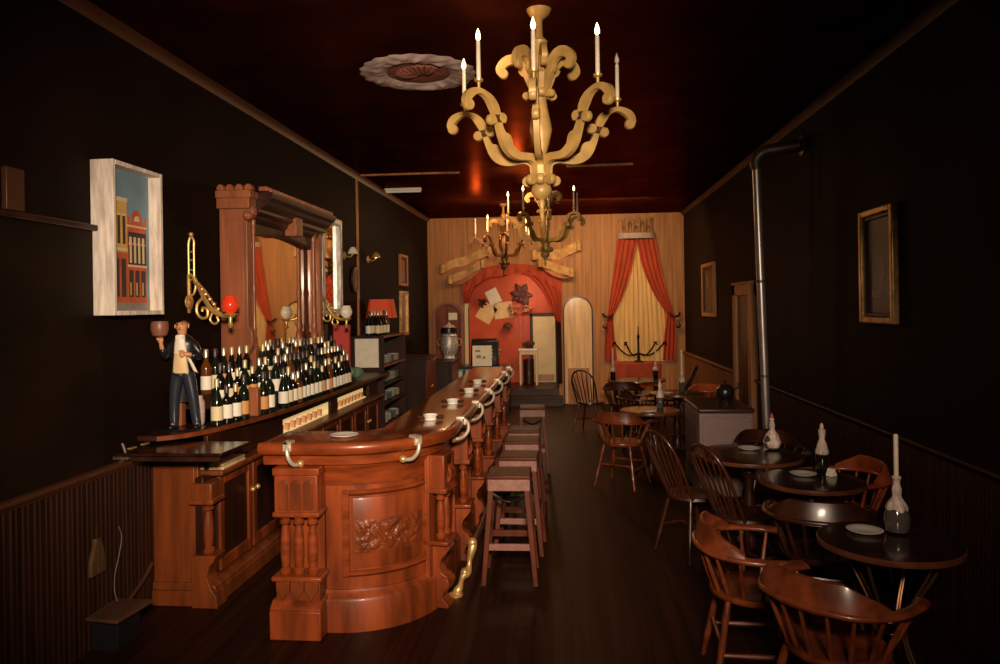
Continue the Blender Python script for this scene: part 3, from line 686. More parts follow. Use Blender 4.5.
# gas-bracket sconces of gilt scrollwork
def sconce(label, loc, flip, glass, glabel):
    t = thing('wall_sconce', label, 'sconce', loc)
    pl = MB().lathe([(.05, 0), (.06, .012), (.045, .02), (.02, .03)], 16, M=Matrix.Translation((-.015 + .0, 0, .10)) @ Matrix.Rotation(PI / 2, 4, 'Y'))
    pl.prism([(-.014, .02), (.0, .02), (.004, .12), (.004, .24), (.0, .30), (-.014, .30)], -.014, .014, 'xz')
    obj('wall_plate', pl, W['brass'], t, bev=.003)
    s = MB()
    for x in (-.005, .035): s.tube([(x, 0, .24), (x, 0, .50)], .008, 8)
    for z in (.26, .33, .40, .46): s.tube([(-.005, 0, z), (.035, 0, z)], .007, 8)
    s.tube(spline([(-.005, 0, .50), (.0, 0, .54), (.015, 0, .57), (.035, 0, .54), (.035, 0, .50)], 5), .009, 8)
    s.ball((.015, 0, .585), .018, 10, 8)
    s.tube(spline([(-.01, 0, .30), (-.012, 0, .22), (.0, 0, .15), (.03, 0, .16), (.045, 0, .22), (.03, 0, .28), (.0, 0, .30)], 5), .009, 8)
    s.tube(spline([(.03, 0, .28), (.07, 0, .20), (.12, 0, .10), (.17, 0, .03), (.24, 0, .0), (.33, 0, .0)], 6), .015, 10)
    for y in (-.028, .028):
        s.tube(spline([(.04, 0, .25), (.09, y, .19), (.14, y * 1.3, .11), (.18, y, .05), (.23, 0, .01)], 5), .009, 8)
    s.tube(spline([(.10, 0, .13), (.06, 0, .09), (.05, 0, .03), (.08, 0, -.015), (.125, 0, -.01), (.13, 0, .04), (.10, 0, .055), (.09, 0, .03)], 6), .011, 8)
    s.tube(spline([(.17, 0, .03), (.15, 0, -.03), (.18, 0, -.06), (.21, 0, -.04), (.20, 0, -.01)], 6), .009, 8)
    for k in range(6): s.ball((.06 + k * .030, 0, .225 - k * .036), .020 - .001 * k, 8, 6)
    s.ball((.27, 0, .0), .018, 8, 6)
    obj('scroll_arm', s, W['brass'], t)
    cupm = MB().lathe([(.012, -.09), (.022, -.07), (.012, -.05), (.016, -.01), (.05, .0), (.055, .012), (.02, .016)], 14, (.30, 0, .0))
    obj('gas_cup', cupm, W['brass'], t)
    obj('globe', MB().lathe([(.028, 0), (.048, .018), (.060, .05), (.055, .085), (.040, .108), (.044, .122), (.041, .122), (.036, .106), (.050, .08)], 18, (.30, 0, .015), cap=False), W[glass], t, label=glabel)
    return t
sconce('gilt scrolled wall sconce with red glass globe above the statuette', (-2.70, 5.10, 1.87), 1, 'redglass', 'red glass globe')
sconce('gilt scrolled wall sconce with milk glass globe below the silver mirror', (-2.55, 7.40, 1.80), 1, 'milk', 'white milk glass globe')
for (y, z, nm, lab, gl) in ((8.86, 2.56, 'wall_lamp', 'small wall lamp with pale glass shade just past the silver mirror', 'milk'), (9.96, 2.58, 'wall_lamp', 'small wall lamp with pointed amber shade on the far left wall', 'shade')):
    t = thing(nm, lab, 'lamp', (XL, y, z))
    obj('wall_plate', MB().lathe([(.05, 0), (.05, .015), (.02, .03)], 14, M=Matrix.Rotation(PI / 2, 4, 'Y')), W['brass'], t)
    obj('arm', MB().tube(spline([(.02, 0, 0), (.08, 0, -.02), (.12, 0, .02), (.12, 0, .06)], 5), .008, 8), W['brass'], t)
    obj('lamp_shade', MB().lathe([(.062, .0), (.055, .03), (.03, .075), (.015, .082), (.022, .068), (.05, .022)], 16, (.12, 0, .02), cap=False), W['milk' if gl == 'milk' else 'goldframe'], t)
    obj('bulb', MB().ball((.12, 0, .035), .018), W['flame' if gl != 'milk' else 'milk'], t)
t = thing('wall_plaque', 'small dark oval plaque under the wall lamps', 'plaque', (XL, 9.28, 2.28))
obj('rim', MB().lathe([(.12, 0), (.13, .01), (.12, .03), (.10, .025)], 20, M=Matrix.Rotation(PI / 2, 4, 'Y') @ Matrix.Scale(1.35, 4, (1, 0, 0))), W['darkwood'], t)
obj('face', MB().lathe([(.10, .0), (.10, .022), (.06, .032), (.001, .036)], 20, M=Matrix.Rotation(PI / 2, 4, 'Y') @ Matrix.Scale(1.35, 4, (1, 0, 0))), W['golddull'], t)

# white framed shadow-box painting of a street
t = thing('shadow_box_painting', 'deep whitewashed box frame holding a painting of a street of shops', 'painting', (XL, 4.285, 2.335))
hw, hh, dp, th = .262, .45, .14, .026
fm = MB()
for a in ((-hw, -hw + th, -hh, hh), (hw - th, hw, -hh, hh), (-hw + th, hw - th, -hh, -hh + th), (-hw + th, hw - th, hh - th, hh)): fm.box(.001, dp, *a)
obj('box_frame', fm, W['whitewood'], t, bev=.003)
pm = [W['sky'], W['pyel'], W['pred'], W['pdark'], W['pcream'], W['pgrey']]
pc = MB(); lx = [0.012]
def pq(m, y0, y1, z0, z1, lay):
    pc.m(m).box(.050, .058 + lay * .0012, y0, y1, z0, z1)
iw, ih = hw - th, hh - th
pq(0, -iw, iw, -ih, ih, 0)
pq(5, -iw, iw, -ih, -ih + .07, 1)
pq(1, -iw, -.005, -ih + .05, .25, 2); pq(4, -iw, .0, .235, .26, 3); pq(4, -iw, -.002, -.06, -.045, 3)
for k in range(4): pq(3, -.205 + k * .052, -.178 + k * .052, -.02, .15, 3); pq(4, -.208 + k * .052, -.175 + k * .052, .15, .162, 3)
pq(2, -iw, -.005, -ih + .05, -.07, 3)
for k in range(3): pq(3, -.20 + k * .066, -.155 + k * .066, -.34, -.11, 4)
pq(2, .0, .20, -ih + .05, .11, 2); pq(4, -.004, .205, .09, .102, 4); pq(3, .008, .195, -.005, .06, 3)
pc.m(2).prism([(.03, .11)] + [(.10 + .06 * math.cos(PI - PI * i / 12), .125 + .075 * math.sin(PI * i / 12)) for i in range(13)] + [(.17, .11)], .050, .0608, 'yz')
pc.m(4).prism([(.10 + .028 * math.cos(PI - PI * i / 10), .13 + .034 * math.sin(PI * i / 10)) for i in range(11)], .050, .0625, 'yz')
for x in (.012, .188): pc.m(2).box(.050, .0608, x - .012, x + .012, .10, .155)
for k in range(4): pq(4, .018 + k * .045, .038 + k * .045, -.13, .03, 5)
pq(3, .008, .195, -.14, -.02, 4); pq(4, .0, .20, -.155, -.142, 5)
for k in range(3): pq(3, .012 + k * .064, .055 + k * .064, -.34, -.175, 4); pq(1, .02 + k * .064, .03 + k * .064, -.33, -.25, 5)
obj('picture', pc, pm, t, smooth=0, label='painted street with a yellow and a red building under a blue sky')

# frames on both walls
def wall_picture(label, x, sgn, y, z, w, h, fw, mats, canvas='murk', extra=None, dpt=.05):
    t = thing('framed_picture', label, 'picture', (x, y, z))
    def bx(mb, a, b_, *r): return mb.box(min(sgn * a, sgn * b_), max(sgn * a, sgn * b_), *r)
    fm = MB()
    for a in ((-w, -w + fw, -h, h), (w - fw, w, -h, h), (-w + fw, w - fw, -h, -h + fw), (-w + fw, w - fw, h - fw, h)): bx(fm, .001, dpt, *a)
    f = obj('frame', fm, W[mats[0]], t, bev=.010, segs=3)
    inn = MB(); q = fw * .55
    for a in ((-w + fw - .002, -w + fw + q, -h + fw, h - fw), (w - fw - q, w - fw + .002, -h + fw, h - fw), (-w + fw + q, w - fw - q, -h + fw, -h + fw + q), (-w + fw + q, w - fw - q, h - fw - q, h - fw)): bx(inn, .004, dpt * .6, *a)
    obj('inner_moulding', inn, W[mats[1]], f, bev=.004)
    cv = MB(); bx(cv, .002, .012, -w + fw, w - fw, -h + fw, h - fw)
    if extra:
        cv.m(1)
        for (cy, cz, ry, rz) in extra:
            cv.prism([(cy + ry * math.cos(2 * PI * i / 20), cz + rz * math.sin(2 * PI * i / 20)) for i in range(20)], min(sgn * .004, sgn * .0135), max(sgn * .004, sgn * .0135), 'yz')
    obj('canvas', cv, [W[canvas], W['murk2']], t, smooth=0)
wall_picture('gilt framed dark oil painting on the right wall above the near tables', XR, -1, 5.51, 2.155, .29, .415, .05, ('goldframe', 'darkwood'), 'murk', [(-.04, -.02, .055, .10), (.05, -.20, .09, .035)])
wall_picture('dim framed picture far down the right wall with a glint painted in', XR, -1, 11.85, 2.12, .50, .42, .06, ('casing', 'darkwood'), 'murk', [(.15, .12, .10, .12)])  # the umber oval is the glint, put into the canvas colour
wall_picture('narrow reddish framed picture high on the far left wall', XL, 1, 12.08, 2.53, .28, .26, .05, ('casing', 'darkwood'), 'murk2')
wall_picture('pale gilt framed picture hung lowest on the far left wall', XL, 1, 12.08, 1.82, .28, .37, .05, ('goldframe', 'goldframe'), 'murk2')

# waiter statuette
def skin_mesh(name, verts, edges, radii, mt, parent, sub=2, label=None, root=0):
    me = bpy.data.meshes.new(name); me.from_pydata(verts, edges, []); o = bpy.data.objects.new(name, me); C.objects.link(o)
    sk = o.modifiers.new('skin', 'SKIN'); sk.use_smooth_shade = True
    me.skin_vertices.new() if not me.skin_vertices else None
    for i, r in enumerate(radii):
        rr = r if isinstance(r, (tuple, list)) else (r, r)
        me.skin_vertices[0].data[i].radius = rr
        me.skin_vertices[0].data[i].use_root = (i == root)
    sb = o.modifiers.new('sub', 'SUBSURF'); sb.levels = sub; sb.render_levels = sub
    dg = bpy.context.evaluated_depsgraph_get(); ev = o.evaluated_get(dg)
    nm = bpy.data.meshes.new_from_object(ev); bpy.data.objects.remove(o); bpy.data.meshes.remove(me)
    nm.name = name
    for p in nm.polygons: p.use_smooth = True
    nm.materials.clear(); nm.materials.append(mt)
    q = bpy.data.objects.new(name, nm); C.objects.link(q); q.parent = parent
    if label: q['label'] = label
    return q
st = thing('waiter_statuette', 'statuette of a balding waiter in black tailcoat and buff waistcoat raising a brown cup', 'statuette', (-2.555, 4.72, 1.12), math.radians(10))
# faces the room (-y) ; x to the right; total height .76
bv = [(0, 0, .38), (0, .004, .47), (0, .006, .56), (0, .0, .615), (0, -.006, .65), (0, -.012, .685), (0, -.012, .715),
      (-.045, 0, .36), (-.058, -.010, .21), (-.062, .004, .045), (-.066, -.045, .016),
      (.045, 0, .36), (.066, -.004, .21), (.085, .008, .045), (.098, -.040, .016),
      (-.070, .004, .575), (-.112, .0, .465), (-.120, -.045, .555), (-.120, -.056, .588),
      (.078, .004, .575), (.115, -.01, .475), (.060, -.065, .50), (.028, -.078, .505)]
be = [(0, 1), (1, 2), (2, 3), (3, 4), (4, 5), (5, 6), (0, 7), (7, 8), (8, 9), (9, 10), (0, 11), (11, 12), (12, 13), (13, 14), (2, 15), (15, 16), (16, 17), (17, 18), (2, 19), (19, 20), (20, 21), (21, 22)]
br_ = [(.034, .026), (.034, .028), (.036, .026), (.024, .024), (.032, .034), (.040, .044), (.034, .038), .028, .022, .015, .013, .028, .022, .015, .013, .016, .017, .015, .013, .016, .017, .015, .013]
body = skin_mesh('body', bv, be, br_, W['skin'], st)
# face: eyes, nose, mouth, ears
obj('nose', MB().ball((0, -.056, .682), .009, 10, 8, (.8, 1.1, 1.3)), W['skin'], st, smooth=80)
for sx in (-1, 1): obj('ear', MB().ball((sx * .043, -.008, .684), .010, 10, 8, (.5, 1, 1.5)), W['skin'], st, smooth=80)
for sx in (-1, 1): obj('eye', MB().ball((sx * .016, -.047, .695), .0055), W['black'], st)
obj('mouth', MB().ball((0, -.050, .664), .010, 10, 6, (1.2, .5, .3)), W['waxred'], st)
hr = MB()
for sx in (-1, 1): hr.ball((sx * .037, .012, .693), .012, 10, 8, (.5, 1.7, 1.4))
hr.ball((0, .024, .694), .030, 12, 8, (1.15, .6, .9))
obj('hair', hr, W['hairp'], st, smooth=80)
tv = [(0, .0, .415), (-.036, 0, .36), (-.056, -.006, .21), (-.063, .002, .004), (.036, 0, .36), (.064, -.004, .21), (.088, .004, .004)]
skin_mesh('trousers', tv, [(0, 1), (1, 2), (2, 3), (0, 4), (4, 5), (5, 6)], [(.058, .048), .048, .037, .029, .048, .037, .029], W['trouser'], st)
# tailcoat: back shell, open at the front, with tails
def coat(u, v):
    z = .17 + .46 * v; g = 19 + 10 * math.sin(PI * min(1, max(0, (z - .36) / .27)))
    a = math.radians(-90 + g + (360 - 2 * g) * u)
    if z > .38:
        q = (z - .38) / .25; rx = .064 + .026 * math.sin(PI * q ** 1.2 * .72); ry = .052 + .004 * q
        if q > .78: k = (q - .78) / .22; rx *= 1 - .62 * k ** 1.3; ry *= 1 - .42 * k ** 1.3
    else:
        k = (.38 - z) / .21; rx = .064 + .022 * k; ry = .052 + .010 * k
        a = math.radians(90) + (a - math.radians(90)) * (1 - .48 * min(1, k * 1.4))
    return (rx * math.cos(a), ry * math.sin(a) + .004, z)
obj('tailcoat', MB().grid(coat, 34, 26, (0, .006, 0)), W['black'], st, smooth=70)
sl = [(-.058, .004, .590), (-.114, 0, .468), (-.120, -.042, .545)]
skin_mesh('coat_sleeve', sl, [(0, 1), (1, 2)], [.036, .032, .025], W['black'], st)
sl = [(.058, .004, .590), (.116, -.01, .475), (.068, -.062, .497)]
skin_mesh('coat_sleeve', sl, [(0, 1), (1, 2)], [.036, .032, .025], W['black'], st)
def vest(z0, z1, wa, wb, off):
    return lambda u, v: ((wa + (wb - wa) * v) * (u * 2 - 1), -.050 - off - .010 * math.cos((u - .5) * PI) - .004 * math.sin(PI * v), z0 + (z1 - z0) * v)
obj('waistcoat', MB().grid(vest(.375, .52, .050, .036, -.001), 10, 6, (0, .02, 0)), W['waist'], st, smooth=80)
obj('shirt_front', MB().grid(vest(.505, .628, .040, .026, .0), 10, 6, (0, .024, 0)), W['shirt'], st, smooth=80)
obj('bow_tie', MB().prism([(-.024, .622), (-.024, .600), (0, .609), (.024, .600), (.024, .622), (0, .614)], -.064, -.052, 'xz'), W['shirt'], st, bev=.002)
for (sx, hz, hp) in ((-1, .600, (-.120, -.058)), (1, .508, (.022, -.080))):
    hd = MB()
    for k in range(4): hd.tube(spline([(hp[0] - .010 + k * .0075, hp[1], hz - .012), (hp[0] - .013 + k * .009, hp[1] - .006, hz + .010), (hp[0] - .012 + k * .008, hp[1] - .012 + .003 * abs(k - 1.5), hz + .024 - .003 * abs(k - 1.5))], 3), [.0048] * 6 + [.0036], 7)
    hd.tube([(hp[0] + sx * .012, hp[1], hz - .008), (hp[0] + sx * .020, hp[1] - .008, hz + .004), (hp[0] + sx * .018, hp[1] - .012, hz + .014)], [.005, .0046, .0036], 7)
    hd.ball((hp[0], hp[1], hz - .012), .015, 10, 8, (1.1, .7, 1.1))
    obj('hand', hd, W['skin'], st, smooth=80)
obj('shoe', MB().ball((-.066, -.028, .018), .026, 12, 8, (.85, 1.9, .68)), W['black'], st, smooth=80)
obj('shoe', MB().ball((.096, -.024, .018), .026, 12, 8, (.85, 1.9, .68)), W['black'], st, smooth=80)
nk = MB().grid(lambda u, v: (.050 + .030 * u + .045 * v, -.088 - .008 * math.sin(u * PI * 2), .490 - .095 * v - .02 * u), 8, 8, (0, .008, 0))
obj('napkin', nk, W['shirt'], st, smooth=70, label='white napkin over the forearm')
t = tag(obj('brown_cup', MB().lathe([(.024, 0), (.046, .014), (.056, .05), (.056, .085), (.050, .105), (.045, .105), (.048, .06), (.036, .02), (.004, .014)], 20), W['cup']), 'rounded brown cup balanced on the statuette\'s raised hand', 'cup', None, (0, 0, 0))
hm = Matrix.Translation(st.location) @ Matrix.Rotation(math.radians(10), 4, 'Z')
t.location = hm @ Vector((-.122, -.066, .614))
obj('base_slab', MB().box(-.13, .14, -.085, .05, .001, .006), W['black'], st, bev=.004)
for (x, y, c, lab) in ((-2.66, 4.86, 'hutch', 'tan wooden post behind the statuette at its left foot'), (-2.545, 4.90, 'plaster', 'pale rose jar behind the statuette between its legs')):
    if c == 'hutch': o = obj('wooden_post', MB().box(-.03, .03, -.03, .03, 0, .26).box(-.035, .035, -.035, .035, .23, .26), W[c], bev=.004)
    else: o = obj('rose_jar', MB().lathe([(.035, 0), (.042, .02), (.044, .15), (.03, .18), (.03, .20), (.026, .20)], 16), W[c])
    tag(o, lab, 'post' if c == 'hutch' else 'jar', None, (x, y, 1.121))

# low step, whisk broom and cord by the left wainscot
t = thing('step_board', 'low worn wooden step against the left wainscot', 'step', (-2.59, 4.02, 0))
obj('tread', MB().prism([(-.105, -.13), (.10, -.16), (.13, .15), (-.105, .15)], .185, .205), W['board'], t, bev=.004)
obj('riser', MB().box(-.10, .06, -.09, .13, 0, .185), W['black'], t, bev=.003)
t = thing('whisk_broom', 'dim straw whisk broom hanging on the left wainscot', 'broom', (-2.680, 3.98, .42))
obj('straw_head', MB().loft([[Vector((x, y, z)) for x, y in ((-.012, -w), (.012, -w), (.012, w), (-.012, w))] for z, w in ((0, .065), (.08, .058), (.15, .035), (.20, .016))]), W['straw'], t, smooth=30)
obj('handle', MB().tube([(0, 0, .19), (0, .0, .28)], .011, 8), W['darkwood'], t)
tag(obj('cord', MB().tube(spline([(-2.678, 4.18, .63), (-2.672, 4.20, .56), (-2.668, 4.165, .46), (-2.672, 4.13, .36), (-2.67, 4.12, .27), (-2.64, 4.10, .212)], 6), .0035, 6), W['cord']), 'thin pale cord trailing down the left wainscot to the step', 'cord')
tag(obj('pipe_stub', MB().tube(spline([(-2.66, 4.50, .30), (-2.655, 4.40, .24), (-2.64, 4.22, .18)], 5), .012, 8), W['trim']), 'short bent pipe stub above the low wooden step', 'pipe')

# shelves, lamp and papers past the back bar
sr = thing('shelf_rack', 'dark upright shelf rack stacked with crockery past the back bar', 'shelf rack', (-2.50, 9.66, 0))
obj('side_panel', MB().box(-.21, .22, -.62, -.59, 0, 1.56), W['darkwood'], sr, bev=.003)
obj('side_panel', MB().box(-.21, .22, .59, .62, 0, 1.56), W['darkwood'], sr, bev=.003)
obj('back_panel', MB().box(-.21, -.19, -.59, .59, 0, 1.56), W['darkwood'], sr, smooth=0)
for z in (.12, .42, .70, .94, 1.18, 1.545): obj('shelf', MB().box(-.19, .225, -.59, .59, z - .012, z + .012), W['hutch'] if z > 1 else W['darkwood'], sr, bev=.003)
tag(obj('notice_board', MB().box(-.15, .15, -.008, .008, 0, .36).m(1).box(-.14, .14, -.0095, -.007, .012, .348), [W['white'], W['paper']], bev=.002), 'square cream notice board fixed on the end of the shelf rack', 'notice', None, (-2.49, 9.028, 1.17))
kk = 0
for z, n in ((.432, 5), (.712, 5), (.952, 5), (1.192, 5)):
    for i in range(n):
        y = 9.14 + i * .22; R = .07 + .015 * ((i + kk) % 2)
        sp = MB()
        for q in range(5): sp.lathe([(R * .55, .0 + q * .018), (R, .018 + q * .018), (R * .96, .021 + q * .018), (R * .5, .006 + q * .018)], 16)
        o = obj('saucer_stack', sp, W['white' if (i + kk) % 3 else 'teal'])
        tag(o, '%s saucer stack, %s from the near end on shelf %s of the dark rack' % ('white' if (i + kk) % 3 else 'greenish', ORD[i], ['one', 'two', 'three', 'four'][kk]), 'saucers', 'crockery on the shelf rack', (-2.40, y, z))
    kk += 1
for i in range(8):
    put_bottle((-2.58 + .1 * (i % 2) + .1, 9.10 + i * .075, 1.558), '%s bottle with %s label, ' + '%s from the near end on top of the rack' % ORD[i], 'bottles on top of the shelf rack')
t = thing('table_lamp', 'lamp with a square red pleated shade on top of the shelf rack', 'lamp', (-2.50, 9.84, 1.557))
obj('lamp_base', MB().lathe([(.07, 0), (.07, .02), (.03, .04), (.045, .12), (.03, .2), (.012, .22), (.012, .34)], 16), W['brass'], t)
shd = MB(); N = 60; rings = []
for z, w in ((.22, .185), (.47, .145)):
    ring = []
    for i in range(N):
        a = 2 * PI * i / N; q = 1 / max(abs(math.cos(a)), abs(math.sin(a))); r = w * (min(q, 1.22)) * (1 + .015 * (i % 2))
        ring.append(Vector((r * math.cos(a), r * math.sin(a), z)))
    rings.append(ring)
shd.loft(rings, cap=False)
obj('lamp_shade', shd, W['shade'], t, smooth=20, label='square red pleated shade')
for (x, y, sx, sy, h, lab) in ((-2.38, 11.3, .26, .40, 1.16, 'taller dark wooden cabinet past the shelf rack'), (-2.20, 12.35, .30, .35, 1.02, 'lower dark wooden cabinet beside the far service counter')):
    t = thing('cabinet', lab, 'cabinet', (x, y, 0))
    obj('body', MB().box(-sx, sx, -sy, sy, .06, h - .03), W['darkwood'], t, bev=.004)
    obj('cabinet_top', MB().box(-sx - .02, sx + .02, -sy - .02, sy + .02, h - .03, h), W['darkwood'], t, bev=.006)
    obj('plinth', MB().box(-sx + .02, sx - .02, -sy + .02, sy - .02, 0, .06), W['darkwood'], t)
    for k in (-1, 1):
        d = obj('door', MB().box(sx, sx + .018, k * sy / 2 - sy / 2 + .01, k * sy / 2 + sy / 2 - .01, .09, h - .06), W['mahog'], t, bev=.004)
        obj('knob', MB().ball((sx + .03, -k * -.04, h * .6), .014), W['brass'], d)
    obj('front_panel', MB().box(-sx + .03, sx - .03, -sy - .012, -sy, .12, h - .08), W['darkwood'], t, bev=.004)

# crockery on the bar
t = thing('saucer', 'flat white saucer on the bar top at the rounded front', 'saucer', (-1.37, 4.43, 1.121))
obj('dish', MB().lathe([(.045, 0), (.05, .004), (.085, .012), (.086, .015), (.05, .008), (.02, .006), (.001, .006)], 28), W['white'], t)
first = None
for i, (x, y, lab) in enumerate(((-.955, 5.08, 'nearest white ashtray with dark ends, past the bar\'s rounded corner'), (-.93, 5.92, 'second white ashtray with dark ends from the rounded bar corner'), (-.90, 6.70, 'third white ashtray with dark ends from the rounded bar corner'), (-.92, 7.50, 'farthest white ashtray with dark ends on the bar'))):
    if first is None:
        first = thing('ashtray', lab, 'ashtray', (x, y, 1.121), 0, 'ashtrays along the bar')
        obj('bowl', MB().lathe([(.040, 0), (.045, .006), (.040, .014), (.052, .034), (.055, .040), (.049, .040), (.038, .016), (.001, .012)], 24), W['white'], first)
        for s_ in (-1, 1): obj('handle', MB().box(s_ * .065 - .026, s_ * .065 + .026, -.03, .03, .012, .036), W['ashdark'], first, bev=.008, label='dark end')
    else: dup(first, (x, y, 1.121), 0, lab)

# ================================================================== BAR STOOLS
def stool():
    t = thing('bar_stool', '', 'stool', group='bar stools along the counter')
    obj('seat', MB().box(-.150, .150, -.150, .150, .715, .745), W['stool'], t, bev=.010, segs=3)
    obj('apron', MB().box(-.146, .146, -.146, .146, .635, .716), W['stoolpale'], t, bev=.006, label='worn pale apron under the seat')
    for sx in (-1, 1):
        for sy in (-1, 1):
            rings = []
            for z, o_, w_ in ((.66, .122, .019), (.0, .178, .017)):
                rings.append([Vector((sx * o_ + a * w_, sy * o_ + b_ * w_, z)) for a, b_ in ((-1, -1), (1, -1), (1, 1), (-1, 1))])
            obj('leg', MB().loft(rings), W['stool'], t, bev=.004)
    for sy in (-1, 1): obj('rung', MB().box(-.155, .155, sy * .157 - .012, sy * .157 + .012, .235, .28), W['stoolpale'] if sy < 0 else W['stool'], t, bev=.004)
    for sx in (-1, 1): obj('rung', MB().box(sx * .150 - .011, sx * .150 + .011, -.145, .145, .33, .365), W['stool'], t, bev=.004)
    xb = MB()
    for s_ in (-1, 1): xb.tube(spline([(s_ * .12, -.10, .60), (0, -.08, .545), (-s_ * .12, -.06, .60)], 5), .009, 8)
    obj('wire_brace', xb, W['iron'], t)
    return t
s0 = stool()
for i, (x, y, rz, lab) in enumerate(((-.42, 5.20, 0.02, 'nearest square wooden bar stool, just past the gilt rail foot'), (-.39, 5.81, -.03, 'second square wooden bar stool behind the nearest one'), (-.41, 6.49, .03, 'third square wooden bar stool down the counter'), (-.42, 7.04, 0, 'fourth square wooden bar stool down the counter'), (-.42, 8.6, .05, 'farthest dark wooden bar stool near the end of the counter'))):
    if i == 0: s0.location = (x, y, 0); s0.rotation_euler = (0, 0, rz); s0['label'] = lab
    else: dup(s0, (x, y, 0), rz, lab)

# ================================================================== TABLES, CHAIRS AND STOVE ON THE RIGHT
def captains_chair(wood):
    t = thing('captains_chair', '', 'chair')
    seat = MB()
    def ring(z, k):
        return [Vector((k * (.215 + .012 * math.sin(a)) * math.cos(a), k * .205 * math.sin(a), z)) for a in [2 * PI * i / 32 for i in range(32)]]
    seat.loft([ring(.425, .90), ring(.432, .97), ring(.448, 1.0), ring(.462, .985), ring(.464, .90), ring(.452, .6), ring(.448, .2)])
    obj('seat', seat, W[wood], t, smooth=60)
    P = spline([(.262, .19), (.285, .10), (.280, -.05), (.215, -.185), (.11, -.245), (0, -.26), (-.11, -.245), (-.215, -.185), (-.280, -.05), (-.285, .10), (-.262, .19)], 6)
    rings = []; n = len(P)
    for i, p in enumerate(P):
        a = Vector((P[min(i + 1, n - 1)][0] - P[max(i - 1, 0)][0], P[min(i + 1, n - 1)][1] - P[max(i - 1, 0)][1], 0)).normalized(); nn = Vector((a.y, -a.x, 0))
        w = .030 if 4 < i < n - 5 else .034; c = Vector((p[0], p[1], .672 + .018 * math.sin(PI * i / (n - 1)) ** 2))
        rings.append([c + nn * (w * math.cos(q)) + Vector((0, 0, .017 * math.sin(q))) for q in [2 * PI * k / 10 for k in range(10)]])
    obj('arm_bow', MB().loft(rings), W[wood], t, smooth=60)
    rings = []; i0, i1 = 13, n - 14
    for i in range(i0, i1 + 1):
        u = (i - i0) / (i1 - i0); p = P[i]
        a = Vector((P[i + 1][0] - P[i - 1][0], P[i + 1][1] - P[i - 1][1], 0)).normalized(); nn = Vector((a.y, -a.x, 0))
        hgt = .020 + .092 * min(1, math.sin(PI * u) * 1.5) ** .8; c = Vector((p[0], p[1], .688))
        th = .019
        rings.append([c + nn * s_ * th + Vector((0, 0, z)) + nn * (z * .22) for s_, z in ((-1, -.012), (1, -.012), (1.0, hgt * .5), (.75, hgt * .93), (.2, hgt), (-.5, hgt * .96), (-.9, hgt * .6))])
    obj('crest_rail', MB().loft(rings), W[wood], t, smooth=50)
    for k in range(11):
        j = int(4 + k * (n - 9) / 10); p = P[j]; ang = math.atan2(p[1], p[0]); q = (.195 * math.cos(ang), .185 * math.sin(ang))
        a = Vector((q[0], q[1], .455)); b_ = Vector((p[0], p[1], .680)); mid = a.lerp(b_, .35)
        obj('spindle', MB().tube([a, a.lerp(b_, .15), mid, a.lerp(b_, .7), b_], [.008, .010, .012, .009, .007], 8), W[wood], t)
    for sx in (-1, 1):
        for sy in (-1, 1):
            a = Vector((sx * .145, sy * .135, .435)); b_ = Vector((sx * .225, sy * .215, 0))
            obj('leg', MB().tube([a.lerp(b_, u) for u in (0, .12, .2, .24, .45, .62, .66, .85, 1)], [.014, .018, .019, .015, .019, .016, .019, .014, .012], 10), W[wood], t)
    f_ = lambda sx, sy, z: Vector((sx * (.145 + .08 * (1 - z / .435)), sy * (.135 + .08 * (1 - z / .435)), z))
    for sx in (-1, 1): obj('stretcher', MB().tube([f_(sx, -1, .19), f_(sx, 0, .19), f_(sx, 1, .19)], [.009, .013, .009], 8), W[wood], t)
    obj('stretcher', MB().tube([f_(1, 1, .235), f_(0, 1, .235), f_(-1, 1, .235)], [.009, .013, .009], 8), W[wood], t)
    obj('stretcher', MB().tube([f_(1, -1, .235), f_(0, -1, .235), f_(-1, -1, .235)], [.009, .013, .009], 8), W[wood], t)
    return t
def windsor_chair(wood):
    t = thing('windsor_chair', '', 'chair')
    seat = MB()
    def ring(z, k): return [Vector((k * .205 * math.cos(a) * (1 - .12 * math.sin(-a)), k * .20 * math.sin(a), z)) for a in [2 * PI * i / 28 for i in range(28)]]
    seat.loft([ring(.425, .9), ring(.44, 1), ring(.46, .98), ring(.462, .9), ring(.45, .5), ring(.449, .1)])
    obj('seat', seat, W[wood], t, smooth=60)
    def bowp(u):
        a = PI * u; z = .455 + .50 * math.sin(a) ** .62 if 0 < u < 1 else .455
        x = .160 * math.cos(a) * (1 + .55 * math.sin(a)) ; y = -.125 - .46 * (z - .455)
        return Vector((x, y, z))
    obj('back_bow', MB().tube([bowp(i / 28) for i in range(29)], .0125, 10), W[wood], t)
    for k in range(7):
        u = .20 + k * .10; b_ = bowp(u); a = Vector((b_.x * .62, -.15, .455))
        obj('spindle', MB().tube([a, a.lerp(b_, .3), a.lerp(b_, .6), b_], [.007, .010, .008, .006], 8), W[wood], t)
    for sx in (-1, 1):
        for sy in (-1, 1):
            a = Vector((sx * .13, sy * .125, .435)); b_ = Vector((sx * .215, sy * .205, 0))
            obj('leg', MB().tube([a.lerp(b_, u) for u in (0, .15, .22, .45, .62, .66, .85, 1)], [.013, .017, .014, .018, .015, .018, .013, .011], 10), W[wood], t)
    f_ = lambda sx, sy, z: Vector((sx * (.13 + .085 * (1 - z / .435)), sy * (.125 + .08 * (1 - z / .435)), z))
    for sx in (-1, 1): obj('stretcher', MB().tube([f_(sx, -1, .20), f_(sx, 0, .20), f_(sx, 1, .20)], [.008, .012, .008], 8), W[wood], t)
    obj('stretcher', MB().tube([f_(1, 0, .20), f_(0, 0, .20), f_(-1, 0, .20)], [.008, .012, .008], 8), W[wood], t)
    return t
GR = 'wooden chairs at the round tables'
CH = {}
